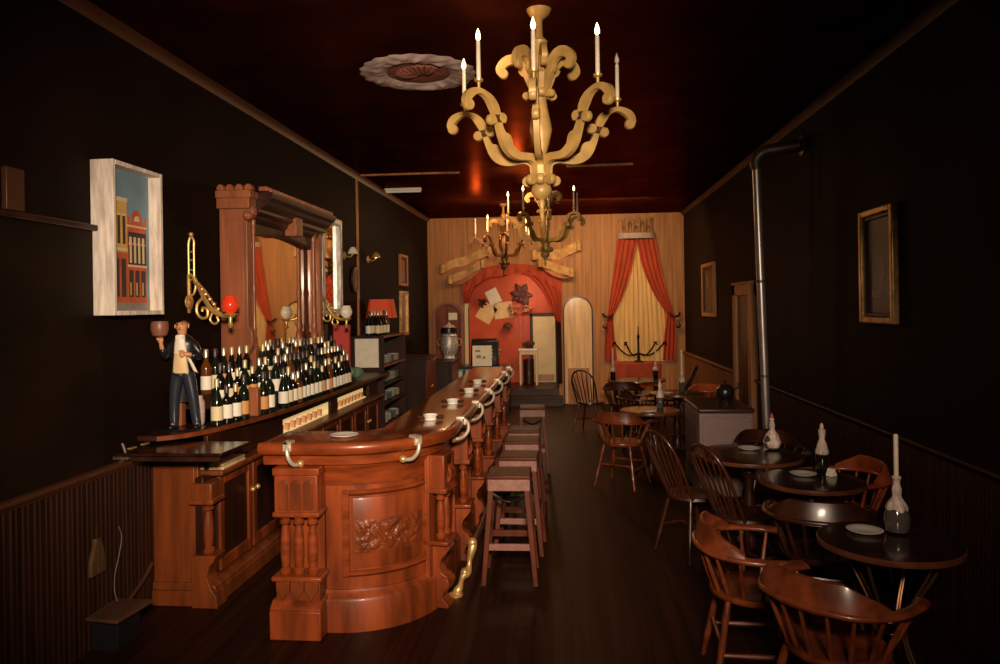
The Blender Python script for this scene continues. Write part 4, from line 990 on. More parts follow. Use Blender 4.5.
def put_chair(kind, wood, x, y, rz, label):
    k = (kind, wood)
    if k not in CH:
        p = (captains_chair if kind == 'c' else windsor_chair)(wood); CH[k] = p
        p.location = (x, y, 0); p.rotation_euler = (0, 0, math.radians(rz)); p['label'] = label; p['group'] = GR
    else: dup(CH[k], (x, y, 0), math.radians(rz), label, GR)
put_chair('c', 'chair', .91, 3.86, -93, 'worn red-brown captain\'s chair facing right at the near end of the aisle')
put_chair('c', 'chair', 1.11, 3.24, -50, 'scuffed captain\'s chair in the foreground with its back to the camera')
put_chair('c', 'chairdark', 1.44, 4.44, -16, 'dark captain\'s chair between the two nearest round tables')
put_chair('c', 'chairred', 1.91, 5.36, 98, 'orange-red captain\'s chair against the right wall at the second table')
put_chair('w', 'chairdark', 1.19, 5.20, -64, 'bow-back chair with slanting spindles beside the second table')
put_chair('w', 'chairdark', .94, 5.76, -62, 'bow-back chair with slanting spindles beside the third table, by the aisle')
put_chair('c', 'chairdark', 1.68, 6.42, 178, 'dark captain\'s chair between the third table and the heater, facing the camera')
put_chair('c', 'chair', .56, 7.93, -28, 'captain\'s chair with shiny crest standing at the aisle before the fourth table')
put_chair('c', 'chairred', 1.86, 10.20, 165, 'orange-red captain\'s chair by the right wall behind the fifth table')
put_chair('w', 'chairdark', .33, 11.20, -24, 'dark bow-back chair nearest the tan arched panel')
put_chair('c', 'chairdark', .80, 10.98, -10, 'dark captain\'s chair with its back to the camera at the sixth table')
put_chair('c', 'chairdark', .92, 9.85, -92, 'dark captain\'s chair on the aisle side of the fifth table')
put_chair('w', 'chairdark', 1.62, 11.60, 70, 'dark bow-back chair at the right of the sixth table')

def round_table(label, x, y, r, wire=False):
    t = thing('round_table', label, 'table', (x, y, 0), 0, 'round tables along the right wall')
    tp = obj('tabletop', MB().lathe([(r * .90, .708), (r - .006, .710), (r - .006, .739), (r - .02, .741), (r * .5, .741), (.001, .741)], 56), W['table'], t)
    obj('edge_band', MB().lathe([(r - .006, .709), (r, .713), (r + .002, .725), (r, .737), (r - .006, .7405)], 56, cap=False), W['tedge'], tp, label='paler worn edge')
    if wire:
        for k in range(4):
            a = PI / 4 + k * PI / 2; c, s_ = math.cos(a), math.sin(a)
            pts = [(rr * r * c, rr * r * s_, z) for rr, z in ((.75, .705), (.60, .60), (.30, .42), (.22, .30), (.40, .14), (.72, .008))]
            obj('leg', MB().tube(spline(pts, 6), .008, 8).tube(spline([(p[0] * .9 + .014 * s_, p[1] * .9 - .014 * c, p[2]) for p in pts], 6), .006, 8), W['wire'], t, label='curved twisted wire leg')
        obj('wire_ring', MB().tube([(.22 * r * math.cos(2 * PI * i / 24), .22 * r * math.sin(2 * PI * i / 24), .31) for i in range(24)], .007, 8, closed=True), W['wire'], t)
        obj('under_frame', MB().lathe([(r * .78, .690), (r * .80, .695), (r * .80, .709), (r * .74, .709)], 40, cap=False), W['wire'], t)
    else:
        obj('pedestal', MB().lathe([(.05, .02), (.055, .10), (.035, .14), (.045, .22), (.055, .30), (.035, .42), (.03, .55), (.05, .60), (.035, .64), (.09, .69), (.12, .708)], 18), W['darkwood'], t)
        for k in range(4):
            a = PI / 4 + k * PI / 2; c, s_ = math.cos(a), math.sin(a)
            obj('foot', MB().tube(spline([(.03 * c, .03 * s_, .16), (.12 * c, .12 * s_, .15), (.17 * c, .17 * s_, .07), (.22 * c, .22 * s_, .022)], 5), [.026] * 8 + [.022] * 8, 8), W['darkwood'], t)
    return t
round_table('dark round table with curved wire legs nearest the camera, its edge worn pale', 1.54, 3.75, .325, True)
round_table('second dark round table, holding the black wax-topped bottle', 1.58, 5.02, .33)
round_table('third dark round table, holding the bulbous wax bottle before the stove pipe', 1.38, 5.86, .40)
round_table('fourth round table, at the aisle beside the heater', .90, 8.30, .33)
round_table('fifth round table, behind the heater', 1.42, 9.90, .36)
round_table('sixth round table, far down before the red clothed table', 1.06, 11.70, .45)
TZ = .7425
pp = None
for x, y, lab in ((1.47, 3.86, 'white plate on the nearest round table'), (1.56, 5.12, 'white plate beside the black bottle on the second table'), (1.42, 6.02, 'white plate on the third table beside the bulbous wax bottle'), (.86, 8.10, 'white plate on the fourth table by the aisle'), (1.28, 9.78, 'white plate on the fifth table behind the heater')):
    if pp is None:
        pp = thing('plate', lab, 'plate', (x, y, TZ), 0, 'small white plates on the tables')
        obj('dish', MB().lathe([(.045, 0), (.05, .003), (.084, .014), (.086, .017), (.082, .018), (.05, .009), (.001, .008)], 32), W['white'], pp)
        obj('rim_line', MB().lathe([(.074, .0155), (.078, .0172)], 32, cap=False), W['golddull'], pp, label='thin dull gilt line')
    else: dup(pp, (x, y, TZ), 0, lab)

def wax_bottle(label, loc, shape, glass, candle=0.0, wick='waxred', seed=0, sc=1.0, rx=1.0, cover=None):
    t = thing('candle_bottle', label, 'candle bottle', loc)
    if shape == 'flask': pr = [(.030, 0), (.058, .008), (.068, .045), (.066, .075), (.045, .115), (.022, .15), (.0155, .19), (.0150, .225), (.017, .23)]
    else: pr = [(.034, 0), (.038, .005), (.038, .13), (.033, .155), (.018, .19), (.0145, .21), (.0140, .25), (.016, .255)]
    pr = [(r * sc * rx, z * sc) for r, z in pr]; top = pr[-1][1]
    obj('bottle_glass', MB().lathe(pr, 20), W[glass], t)
    wx = [(r + .0045 * sc + .003 * math.sin(z * 90 + seed), z) for r, z in spline(pr, 3) if z > top * (cover if cover else (.47 if shape == 'flask' else .45))]
    wx = [(wx[0][0] - .004, wx[0][1] - .012)] + wx + [(.020 * sc, top + .012), (.013 * sc, top + .018)]
    obj('wax_drips', MB().lathe(wx, 28, jit=.20, seed=seed), W['waxdrip'], t, smooth=70, label='dripped pale wax')
    if candle > 0:
        obj('candle', MB().lathe([(.0115, top), (.0115, top + candle - .006), (.008, top + candle)], 12), W['wax'], t)
        obj('wick', MB().tube([(0, 0, top + candle - .002), (.001, 0, top + candle + .010)], .0015, 6), W['black'], t)
    else:
        obj('candle_stub', MB().lathe([(.015, top), (.014, top + .03), (.009, top + .05), (.004, top + .056)], 12), W[wick], t, label='burnt candle stub')
    return t
wax_bottle('bulbous bottle with dripped wax and tall white candle on the nearest table', (1.63, 3.87, TZ), 'flask', 'gl3', .225, seed=1, sc=1.16, rx=.78, cover=.40)
wax_bottle('black bottle with pale wax neck and no candle on the second table', (1.70, 5.17, TZ), 'wine', 'gl0', 0, 'waxdrip', seed=2, sc=1.12)
wax_bottle('bulbous wax-covered bottle with red stub on the third table', (1.60, 6.02, TZ), 'flask', 'gl3', 0, 'waxred', seed=3, sc=1.0, rx=.92, cover=.12)
wax_bottle('narrow wax-covered bottle on the fourth table by the aisle', (1.02, 8.40, TZ), 'wine', 'gl3', 0, 'waxdrip', seed=4)
wax_bottle('bottle with a thick tall white candle on the fifth table', (1.50, 9.98, TZ), 'wine', 'gl3', .30, seed=5)
wax_bottle('slim candle bottle at the left of the sixth table', (.70, 11.66, TZ), 'wine', 'gl0', .24, seed=6)
wax_bottle('slim candle bottle at the right of the sixth table', (1.38, 11.86, TZ), 'wine', 'gl0', .24, seed=7)
tag(obj('matchbook', MB().prism([(-.028, 0), (.028, 0), (.006, .05), (-.006, .05)], -.025, .025, 'xz'), W['paper'], bev=.002), 'small cream matchbook card beside the black bottle on the second table', 'matchbook', None, (1.735, 5.10, TZ + .0005), .6)

# oil heater and the stove pipe
t = thing('space_heater', 'tall grey-brown enamelled space heater with a dark top by the right wall', 'heater', (1.49, 7.62, 0))
obj('cabinet', MB().box(-.255, .255, -.44, .44, .06, .86), W['heater'], t, bev=.02, segs=3)
obj('dark_top', MB().box(-.265, .265, -.45, .45, .86, .905), W['heatertop'], t, bev=.018, segs=3)
obj('front_panel', MB().box(-.225, .225, -.452, -.44, .12, .82), W['heater'], t, bev=.01)
gr = MB()
for k in range(12): gr.box(-.268, -.255, -.36 + k * .06, -.33 + k * .06, .25, .75)
obj('side_louvres', gr, W['heatertop'], t, bev=.003)
for sx in (-1, 1):
    for sy in (-1, 1): obj('foot', MB().lathe([(.02, 0), (.022, .02), (.016, .06)], 10, (sx * .22, sy * .40, 0)), W['heatertop'], t)
t = tag(obj('black_pot', MB().lathe([(.06, 0), (.085, .02), (.095, .07), (.08, .12), (.05, .14), (.045, .145), (.012, .15), (.012, .17), (.02, .185), (.001, .19)], 20).tube(spline([(.09, 0, .09), (.13, 0, .12), (.14, 0, .16)], 4), .014, 8), W['black']), 'round black pot standing on the dark heater top', 'pot', None, (1.64, 7.95, .906))
sp = thing('stove_pipe', 'tall thin tin stove pipe rising beside the heater and elbowing into the wall', 'stove pipe', (0, 0, 0))
def pp_(u): return Vector((1.925 + (1.835 - 1.925) * u, 7.40 - .08 * u, .34 + (3.20 - .34) * u))
segs = [(0, .30, 'pipe'), (.30, .62, 'pipe'), (.62, 1.0, 'pipe')]
for a, e, mm in segs:
    obj('pipe_section', MB().tube([pp_(a), pp_(e)], .040, 18), W[mm], sp)
    obj('collar', MB().tube([pp_(e - .006), pp_(e + .004)], .044, 18), W['pipedark'], sp)
obj('elbow', MB().tube(spline([pp_(1.0), pp_(1.0) + Vector((.0, 0, .08)), pp_(1.0) + Vector((.05, -.02, .14)), pp_(1.0) + Vector((.12, -.03, .16))], 6), .056, 18), W['pipedark'], sp)
obj('wall_run', MB().tube([pp_(1.0) + Vector((.10, -.03, .158)), (2.215, 7.22, 3.385)], .058, 18), W['pipedark'], sp)
obj('wall_flange', MB().lathe([(.10, 0), (.10, .012), (.065, .02)], 20, M=Matrix.Translation((2.236, 7.22, 3.385)) @ Matrix.Rotation(-PI / 2, 4, 'Y')), W['pipedark'], sp)
obj('inlet_elbow', MB().tube(spline([(1.755, 7.40, .25), (1.85, 7.40, .25), (1.915, 7.40, .28), pp_(0.0)], 6), .05, 16), W['pipedark'], sp)

# ================================================================== THE BACK WALL
yb = YB - .001
# arched tan panel standing at the wall and the glazed niche on the other side
def arch_poly(x0, x1, z0, zs):
    r = (x1 - x0) / 2; cx = (x0 + x1) / 2
    return [(x0, z0), (x1, z0)] + [(cx + r * math.cos(PI * i / 18), zs + r * math.sin(PI * i / 18)) for i in range(19)]
def arch_frame(mb, x0, x1, z0, zs, w, y0, y1):
    o_ = arch_poly(x0, x1, z0, zs)[2:]; i_ = arch_poly(x0 + w, x1 - w, z0, zs)[2:]
    O = [(x1, z0)] + o_ + [(x0, z0)]; I = [(x1 - w, z0)] + i_ + [(x0 + w, z0)]
    n = len(O)
    vs = [Vector((p[0], y, p[1])) for y in (y0, y1) for L in (O, I) for p in L]
    fs = []
    for k in range(n - 1):
        fs += [(k, k + 1, n + k + 1, n + k), (2 * n + k, 3 * n + k, 3 * n + k + 1, 2 * n + k + 1), (k, 2 * n + k, 2 * n + k + 1, k + 1), (n + k, n + k + 1, 3 * n + k + 1, 3 * n + k)]
    fs += [(0, n, 3 * n, 2 * n), (n - 1, 3 * n - 1, 4 * n - 1, 2 * n - 1)]
    return mb.add(vs, fs)
t = thing('wall_panel', 'tall tan round-topped wooden panel standing at the back wall right of the alcove', 'panel', (0, 0, 0))
obj('panel_field', MB().prism(arch_poly(-.06, .47, .02, 1.80), yb - .035, yb, 'xz'), W['archtan'], t, smooth=30)
obj('dark_beading', arch_frame(MB(), -.085, .495, .02, 1.80, .028, yb - .05, yb), W['darkwood'], t, smooth=30, label='dark arched beading')
obj('lower_board', MB().box(.00, .41, yb - .05, yb - .035, .0, .70), W['casing'], t, bev=.004)
t = thing('arched_niche', 'round-topped brown wall niche at the far left of the back wall', 'niche', (0, 0, 0))
obj('niche_back', MB().prism(arch_poly(-2.58, -2.06, .60, 1.72), yb - .012, yb, 'xz'), W['mahog'], t, smooth=0)
obj('arched_frame', arch_frame(MB(), -2.62, -2.02, .60, 1.72, .05, yb - .06, yb), W['hutch'], t, smooth=30)
# scroll banners
def banner(label, P, hgt, yb=YB - .001):
    t = thing('scroll_banner', label, 'banner')
    S_ = spline(P, 6); n = len(S_)
    def f(u, v):
        i = min(int(u * (n - 1)), n - 2); q = u * (n - 1) - i
        x = S_[i][0] + (S_[i + 1][0] - S_[i][0]) * q; z = S_[i][1] + (S_[i + 1][1] - S_[i][1]) * q
        return (x, yb - .05 - .03 * math.sin(u * PI * 3), z + (v - .5) * hgt)
    obj('ribbon', MB().grid(f, 30, 4, (0, .02, 0)), W['ribbon'], t, smooth=60)
    e = S_[0]; e2 = S_[-1]
    for (p, s_) in ((e, -1), (e2, 1)):
        obj('curled_end', MB().lathe([(.035, -hgt * .55), (.05, -hgt * .5), (.05, hgt * .5), (.035, hgt * .55)], 14, (p[0], yb - .055, p[1])), W['ribbon'], t)
    obj('rust_fold', MB().grid(lambda u, v: (f(u, 0)[0], yb - .018, f(u, 0)[2] - .10 * v * math.sin(PI * u)), 16, 2, (0, .012, 0)), W['ribbonred'], t)  # rust-red fold hanging below the ribbon
    return t
banner('upper left carved ribbon scroll on the tan back wall', [(-2.42, 2.66), (-2.2, 2.76), (-1.95, 2.82), (-1.72, 2.92), (-1.5, 2.98)], .17)
banner('lower left cream ribbon scroll above the alcove drape', [(-2.26, 2.44), (-2.05, 2.52), (-1.85, 2.62), (-1.62, 2.74)], .15, YB - .11)
banner('upper right carved ribbon scroll on the tan back wall', [(-.62, 2.90), (-.4, 2.92), (-.15, 2.90), (.05, 2.98), (.24, 3.06)], .19)
banner('lower right cream ribbon scroll above the alcove drape', [(-.50, 2.74), (-.3, 2.68), (-.1, 2.60), (.10, 2.54)], .16, YB - .11)
# alcove drapes
def drape(mb, L, R, y, amp, k, ph=0, nv=26, nu=44):
    L = spline(L, 6); R = spline(R, 6)
    def at(P, v):
        q = v * (len(P) - 1); i = min(int(q), len(P) - 2); q -= i
        return [P[i][j] + (P[i + 1][j] - P[i][j]) * q for j in range(2)]
    def f(u, v):
        a, b_ = at(L, v), at(R, v)
        return (a[0] + (b_[0] - a[0]) * u, y - amp * (1 + math.sin(2 * PI * k * u + ph + .6 * v)) , a[1] + (b_[1] - a[1]) * u)
    return mb.grid(f, nu, nv, (0, .012, 0))
t = thing('alcove_drape', 'red swagged drape framing the arched alcove opening in the back wall', 'drape')
def valf(u, v):
    x = -2.02 + 1.92 * u; zt = 2.44 + .30 * math.sin(PI * u) ** .55; dr = .30 - .14 * math.sin(PI * u) + .05 * abs(math.sin(u * PI * 4))
    return (x, yb - .03 - .03 * abs(math.sin(u * PI * 9 + v)) * v - .01, zt - dr * v)
obj('swagged_valance', MB().grid(valf, 80, 10, (0, .012, 0)), W['red'], t, smooth=70)
obj('side_curtain', drape(MB(), [(-.98, 2.62), (-.66, 2.42), (-.42, 2.10), (-.28, 1.80), (-.22, 1.62)], [(-.12, 2.52), (-.10, 2.3), (-.10, 2.0), (-.11, 1.75), (-.12, 1.58)], yb - .035, .016, 4), W['red'], t, smooth=70)
obj('side_curtain', drape(MB(), [(-2.03, 2.44), (-2.04, 2.2), (-2.02, 1.98)], [(-1.72, 2.40), (-1.84, 2.2), (-1.92, 1.98)], yb - .035, .018, 3), W['red'], t, smooth=70)
obj('curtain_tail', drape(MB(), [(-.22, 1.62), (-.20, 1.0), (-.20, .40)], [(-.12, 1.58), (-.11, .9), (-.11, .40)], yb - .03, .012, 3), W['darkwood'], t, smooth=70)  # dark strip painting the drape's shadowed edge, not hanging cloth
t = thing('door_casing', 'pale narrow casing board down the left edge of the alcove', 'casing', (-1.965, yb, 0))
obj('board', MB().box(-.035, .035, -.028, 0, .62, 2.05), W['creampaint'], t, bev=.004)
obj('inner_bead', MB().box(.035, .055, -.02, 0, .62, 1.9), W['darkwood'], t, bev=.003)
# window with drapes
t = thing('window_drapes', 'pair of red drapes over a cream curtain under a dark crested pelmet', 'drapes')
obj('cream_curtain', drape(MB(), [(1.06, 3.14), (.93, 2.3), (.84, .82)], [(1.62, 3.14), (1.80, 2.3), (1.92, .82)], yb - .004, .007, 11, nu=120), W['cream'], t, smooth=70)
obj('red_curtain', drape(MB(), [(.98, 3.20), (.92, 2.7), (.84, 2.15), (.77, 1.68)], [(1.36, 3.16), (1.25, 2.62), (1.08, 2.10), (.87, 1.70)], yb - .04, .011, 4), W['red'], t, smooth=70)
obj('red_curtain', drape(MB(), [(1.34, 3.16), (1.45, 2.62), (1.66, 2.10), (1.90, 1.72)], [(1.70, 3.20), (1.78, 2.7), (1.90, 2.15), (2.03, 1.70)], yb - .04, .011, 4), W['red'], t, smooth=70)
obj('curtain_tail', drape(MB(), [(.77, 1.68), (.72, 1.3), (.70, .84)], [(.87, 1.70), (.90, 1.3), (.94, .84)], yb - .04, .018, 3), W['red'], t, smooth=70)
obj('curtain_tail', drape(MB(), [(1.90, 1.72), (1.84, 1.3), (1.80, .84)], [(2.03, 1.70), (2.06, 1.3), (2.04, .84)], yb - .04, .018, 3), W['red'], t, smooth=70)
pel = MB()
pel.grid(lambda u, v: (1.34 + .36 * math.cos(PI * (1 - u)), yb - .02 - .16 * math.sin(PI * u), 3.17 + .10 * v), 24, 2, (0, .015, 0))
obj('bowed_pelmet', pel, W['pelmet'], t, smooth=60, label='grey bowed pelmet band')
ct = MB().box(1.02, 1.66, yb - .05, yb - .015, 3.27, 3.31)
for k in range(6):
    x = 1.05 + k * .115; h_ = .24 + .03 * (k % 2)
    ct.prism([(x - .028, 3.31), (x + .028, 3.31), (x + .018, 3.31 + h_ * .5), (x + .038, 3.31 + h_ * .8), (x + .02, 3.31 + h_), (x - .02, 3.31 + h_), (x - .038, 3.31 + h_ * .8), (x - .018, 3.31 + h_ * .5)], yb - .045, yb - .02, 'xz')
    if k < 5: ct.tube(spline([(x + .02, yb - .03, 3.33), (x + .057, yb - .03, 3.42 + .08 * (k % 2)), (x + .095, yb - .03, 3.33)], 5), .011, 6)
obj('cresting', ct, W['golddull'], t, bev=.004, label='dark carved cresting')
for x in (.78, 2.04):
    obj('tie_back', MB().tube(spline([(x - .10, yb - .03, 1.74), (x - .04, yb - .11, 1.68), (x + .06, yb - .10, 1.68), (x + .10, yb - .03, 1.74)], 5), .02, 8), W['darkwood'], t)
    obj('hold_back', MB().ball((x + (-.06 if x < 1 else .06), yb - .12, 1.50), .05, 12, 8).tube([(x + (-.06 if x < 1 else .06), yb - .10, 1.50), (x + (-.06 if x < 1 else .06), yb, 1.50)], .015, 8), W['golddull'], t)
# red clothed table with an iron candelabrum
t = thing('clothed_table', 'table under a red cloth in front of the draped window', 'table', (1.21, 13.40, 0))
obj('tabletop', MB().box(-.40, .40, -.28, .28, .83, .87), W['darkwood'], t, bev=.004)
for sx in (-1, 1):
    for sy in (-1, 1): obj('leg', MB().tube([(sx * .36, sy * .24, 0), (sx * .36, sy * .24, .4), (sx * .36, sy * .24, .83)], [.018, .028, .024], 8), W['darkwood'], t)
def clothf(u, v):
    a = 2 * PI * u; q = 1 / max(abs(math.cos(a)) / .42, abs(math.sin(a)) / .30)
    k = min(1, v * 2); d = max(0, v * 2 - 1)
    r = q * k * (1 + .03 * d * math.sin(a * 14))
    return (r * math.cos(a), r * math.sin(a), .876 - .40 * d)
obj('red_cloth', MB().grid(clothf, 96, 12), W['red'], t, smooth=40)
t = thing('candelabrum', 'spreading black iron candelabrum on the red clothed table', 'candelabrum', (1.26, 13.40, .878))
cm = MB().lathe([(.09, 0), (.09, .015), (.03, .04), (.022, .12), (.035, .15), (.018, .18), (.018, .42), (.03, .45), (.012, .50), (.006, .64)], 14)
obj('stem', cm, W['iron'], t)
for s_, k in ((-1, .42), (1, .30), (-1, .22), (1, .46)):
    obj('arm', MB().tube(spline([(0, 0, .16), (s_ * k * .4, .02, .12), (s_ * k * .75, .02, .22), (s_ * k, 0, .34), (s_ * k * 1.1, 0, .30)], 6), .014, 8).lathe([(.03, 0), (.035, .02), (.02, .02)], 10, (s_ * k, 0, .345)), W['iron'], t)
# inside the alcove
al = 15.598
t = thing('panelled_door', 'cream painted door with a pinkish kick panel in the red alcove', 'door', (-.485, al, .305))
obj('leaf', MB().box(-.235, .235, -.04, 0, 0, 1.385), W['creampaint'], t, bev=.006)
obj('kick_panel', MB().box(-.20, .20, -.046, -.04, .03, .17), W['pinkpanel'], t, bev=.002, label='pinkish kick panel')
obj('casing', MB().box(.235, .30, -.05, 0, 0, 1.45).box(-.30, -.235, -.05, 0, 0, 1.45).box(-.30, .30, -.05, 0, 1.385, 1.46), W['darkwood'], t, bev=.004)
obj('door_knob', MB().ball((-.19, -.07, .66), .022).tube([(-.19, -.04, .66), (-.19, -.07, .66)], .009, 8), W['brass'], t)
for (x, z, w_, h_, rot, c_, lab) in ((-1.55, 2.12, .13, .16, -.45, 'paper', 'small cream sheet pinned topmost on the red alcove wall'), (-1.70, 1.78, .17, .19, .55, 'paper2', 'tilted yellowed sheet pinned at the left of the red alcove wall'), (-1.34, 1.83, .20, .17, -.12, 'paper2', 'upright yellowed sheet pinned in the middle of the red alcove wall')):
    tag(obj('pinned_sheet', MB().box(-w_, w_, -.004, 0, -h_, h_, Matrix.Rotation(rot, 4, 'Y')), W[c_]), lab, 'paper', None, (x, al - .001, z))
def blossom(label, x, z, r, mtn, n=11, seed=1):
    rr = random.Random(seed); mb = MB()
    for k in range(n):
        a = 2 * PI * k / n + rr.uniform(-.3, .3); q = r * rr.uniform(.5, 1.1); w_ = r * rr.uniform(.16, .30); da = rr.uniform(.2, .4)
        c0 = Vector((.1 * r * math.cos(a), -.03, .1 * r * math.sin(a))); c2 = Vector((q * math.cos(a), -.03 - .05 * rr.random(), q * math.sin(a))); sd = Vector((-math.sin(a), 0, math.cos(a))) * w_
        mb.grid(lambda u, v: c0.lerp(c2, v) + sd * ((u - .5) * 2 * math.sin(PI * (.12 + .83 * v))) + Vector((0, -.04 * math.sin(PI * v) - .02 * math.sin(PI * u), 0)), 4, 5, (0, .008, 0))
    mb.ball((0, -.04, 0), r * .18, 8, 6, (1, .6, 1))
    tag(obj('paper_rosette', mb, W[mtn], smooth=80), label, 'decoration', None, (x, al, z))
blossom('small dark paper rosette beside the topmost sheet in the alcove', -1.78, 2.00, .12, 'flower', 9, 2)
blossom('large dark paper rosette under the alcove valance', -.92, 2.16, .26, 'flower', 13, 3)
blossom('pinkish paper rosette above the hanging red strip', -1.12, 1.84, .14, 'pinkflower', 10, 4)
blossom('second pinkish paper rosette beside the cream door top', -.86, 1.86, .15, 'pinkflower', 10, 5)
t = thing('wall_lamp', 'small dark hooded wall lamp low on the red alcove wall', 'lamp', (-1.24, al, 1.42))
obj('hood', MB().lathe([(.11, 0), (.10, .04), (.06, .085), (.001, .10)], 16, (0, -.12, .06), cap=False), W['flower'], t)
obj('arm', MB().tube(spline([(0, 0, 0), (0, -.08, .02), (0, -.12, .14)], 5), .012, 8), W['brass'], t)
obj('bulb', MB().ball((0, -.12, .05), .035), W['pinkflower'], t)
t = thing('hanging_strip', 'striped red paper strip hanging beside the cream door', 'decoration', (-.93, al, 1.47))
obj('strip', MB().box(-.17, .17, -.006, 0, -.27, .22), W['redbox'], t)
for x in (-.15, -.05, .06, .15): obj('stripe', MB().box(x - .012, x + .012, -.009, -.006, -.27, .22), W['pinkflower'], t)
t = thing('side_stand', 'narrow white-topped stand before the cream door', 'stand', (-.80, 15.20, .30))
obj('stand_top', MB().box(-.20, .20, -.16, .16, .70, .74), W['white'], t, bev=.006)
obj('apron', MB().box(-.18, .18, -.14, .14, .62, .70), W['creampaint'], t, bev=.004)
for sx in (-1, 1):
    for sy in (-1, 1): obj('leg', MB().box(sx * .165 - .018, sx * .165 + .018, sy * .125 - .018, sy * .125 + .018, 0, .62), W['creampaint'], t, bev=.004)
tag(obj('dark_canister', MB().lathe([(.10, 0), (.11, .01), (.11, .50), (.10, .52), (.001, .53)], 18), W['darkwood']), 'tall dark canister under the white-topped stand', 'canister', None, (-.80, 15.20, .301))
m_ = MB()
for k in range(7): m_.ball((.09 * math.cos(k * 2.4) * (k / 7 + .3), .06 * math.sin(k * 2.4), .06 + .02 * (k % 3)), .055, 8, 6)
tag(obj('dark_posy', m_, W['flower'], smooth=80), 'dark posy in a low heap on the white-topped stand', 'posy', None, (-.80, 15.20, 1.041))

# far service counter with register and silver urn
t = thing('service_counter', 'dark far service counter with white trays in front of the back wall', 'counter', (0, 0, 0))
obj('counter_top', MB().box(-2.30, -1.00, 12.90, 13.50, .83, .865), W['black'], t, bev=.006)
obj('body', MB().box(-2.26, -1.04, 12.96, 13.46, 0, .83), W['darkwood'], t, bev=.004)
for k in range(3): obj('front_panel', MB().box(-2.22 + k * .40, -1.86 + k * .40, 12.945, 12.96, .08, .56), W['mahog'], t, bev=.006)
for i, (x, w_, lab) in enumerate(((-2.06, .22, 'long white enamel tray with a greenish rim at the far counter'), (-1.66, .12, 'small white enamel tray beside the long one at the far counter'))):
    tr = thing('enamel_tray', lab, 'tray', (x, 12.86, .66))
    obj('tray', MB().box(-w_, w_, -.06, .075, 0, .13), W['white'], tr, bev=.008)
    obj('rim', MB().box(-w_ - .012, w_ + .012, -.072, .078, .13, .155), W['teal'], tr, bev=.004)
t = thing('cash_register', 'dark round-shouldered cash register on the far counter', 'cash register', (-1.47, 13.18, .866))
pr = [(-.20, 0), (.20, 0), (.20, .22), (.17, .34), (.10, .44), (0, .48), (-.10, .44), (-.14, .30), (-.20, .12)]
obj('case', MB().prism([(a, b_) for a, b_ in pr], -.24, .24, 'yz'), W['black'], t, smooth=40, bev=.02)
obj('drawer', MB().box(-.22, .22, -.222, -.20, .015, .10), W['darkwood'], t, bev=.004)
for a in range(5):
    for b_ in range(3): obj('key', MB().lathe([(.014, 0), (.016, .01), (.012, .016)], 8, M=Matrix.Translation((-.14 + a * .07, -.185 + b_ * .018, .16 + b_ * .055)) @ Matrix.Rotation(PI / 2.6, 4, 'X')), W['foil0'], t)
obj('crank', MB().tube(spline([(.24, 0, .2), (.28, 0, .2), (.28, -.08, .26)], 4), .010, 8).ball((.28, -.09, .27), .02), W['brass'], t)
tag(obj('notice_card', MB().box(-.17, .17, -.004, .004, 0, .36).m(1).box(-.12, -.03, -.0055, -.003, .25, .28).box(-.10, -.02, -.0055, -.003, .14, .19).box(.01, .06, -.0055, -.003, .13, .17), [W['paper'], W['ink']]), 'white notice card propped against the front of the dark cash register', 'notice', None, (-1.50, 12.93, .867), .12)
t = thing('silver_urn', 'ornate silver urn with a white base before the arched niche', 'urn', (-2.13, 13.24, .866))
obj('white_base', MB().lathe([(.12, 0), (.125, .02), (.10, .05), (.10, .17), (.12, .19)], 20), W['white'], t)
obj('body', MB().lathe([(.10, .19), (.13, .22), (.155, .30), (.16, .42), (.14, .50), (.15, .53), (.12, .57)], 28, jit=.05, seed=3), W['mosaic'], t)
obj('dark_band', MB().lathe([(.13, .57), (.15, .585), (.15, .66), (.13, .68)], 24), W['black'], t)
obj('lid', MB().lathe([(.12, .68), (.10, .71), (.04, .73), (.02, .75), (.025, .77), (.001, .785)], 20), W['mosaic'], t)
for s_ in (-1, 1): obj('handle', MB().tube(spline([(s_ * .15, 0, .34), (s_ * .21, 0, .37), (s_ * .21, 0, .45), (s_ * .14, 0, .49)], 5), .010, 8), W['brass'], t)
obj('spout', MB().tube(spline([(0, -.14, .26), (0, -.20, .25), (0, -.22, .21)], 4), .014, 8), W['brass'], t)
tag(obj('white_card', MB().box(-.085, .085, -.006, 0, -.07, .07), W['paper']), 'small white card fixed high in the arched niche above the urn', 'card', None, (-2.235, yb - .013, 1.73))

# ================================================================== CHANDELIERS
def strip_poly(P, ws):
    L, R = [], []; n = len(P)
    for i, p in enumerate(P):
        a, b_ = P[max(i - 1, 0)], P[min(i + 1, n - 1)]; d = Vector((b_[0] - a[0], b_[1] - a[1])).normalized(); w = ws[i] if isinstance(ws, list) else ws
        L.append((p[0] - d.y * w, p[1] + d.x * w)); R.append((p[0] + d.y * w, p[1] - d.x * w))
    return L, R
def strip(mb, P, ws, th, M):
    L, R = strip_poly(P, ws)
    rings = [[M @ Vector((l[0], -th, l[1])), M @ Vector((r[0], -th, r[1])), M @ Vector((r[0], th, r[1])), M @ Vector((l[0], th, l[1]))] for l, r in zip(L, R)]
    return mb.loft(rings)
def disc(mb, x, z, r, th, M):
    return mb.lathe([(r * .86, -th), (r, -th * .7), (r, th * .7), (r * .86, th)], 16, M=M @ Matrix.Translation((x, 0, z)) @ Matrix.Rotation(PI / 2, 4, 'X'))
ANG = [-90, -46, 19, 90, 168, 230]
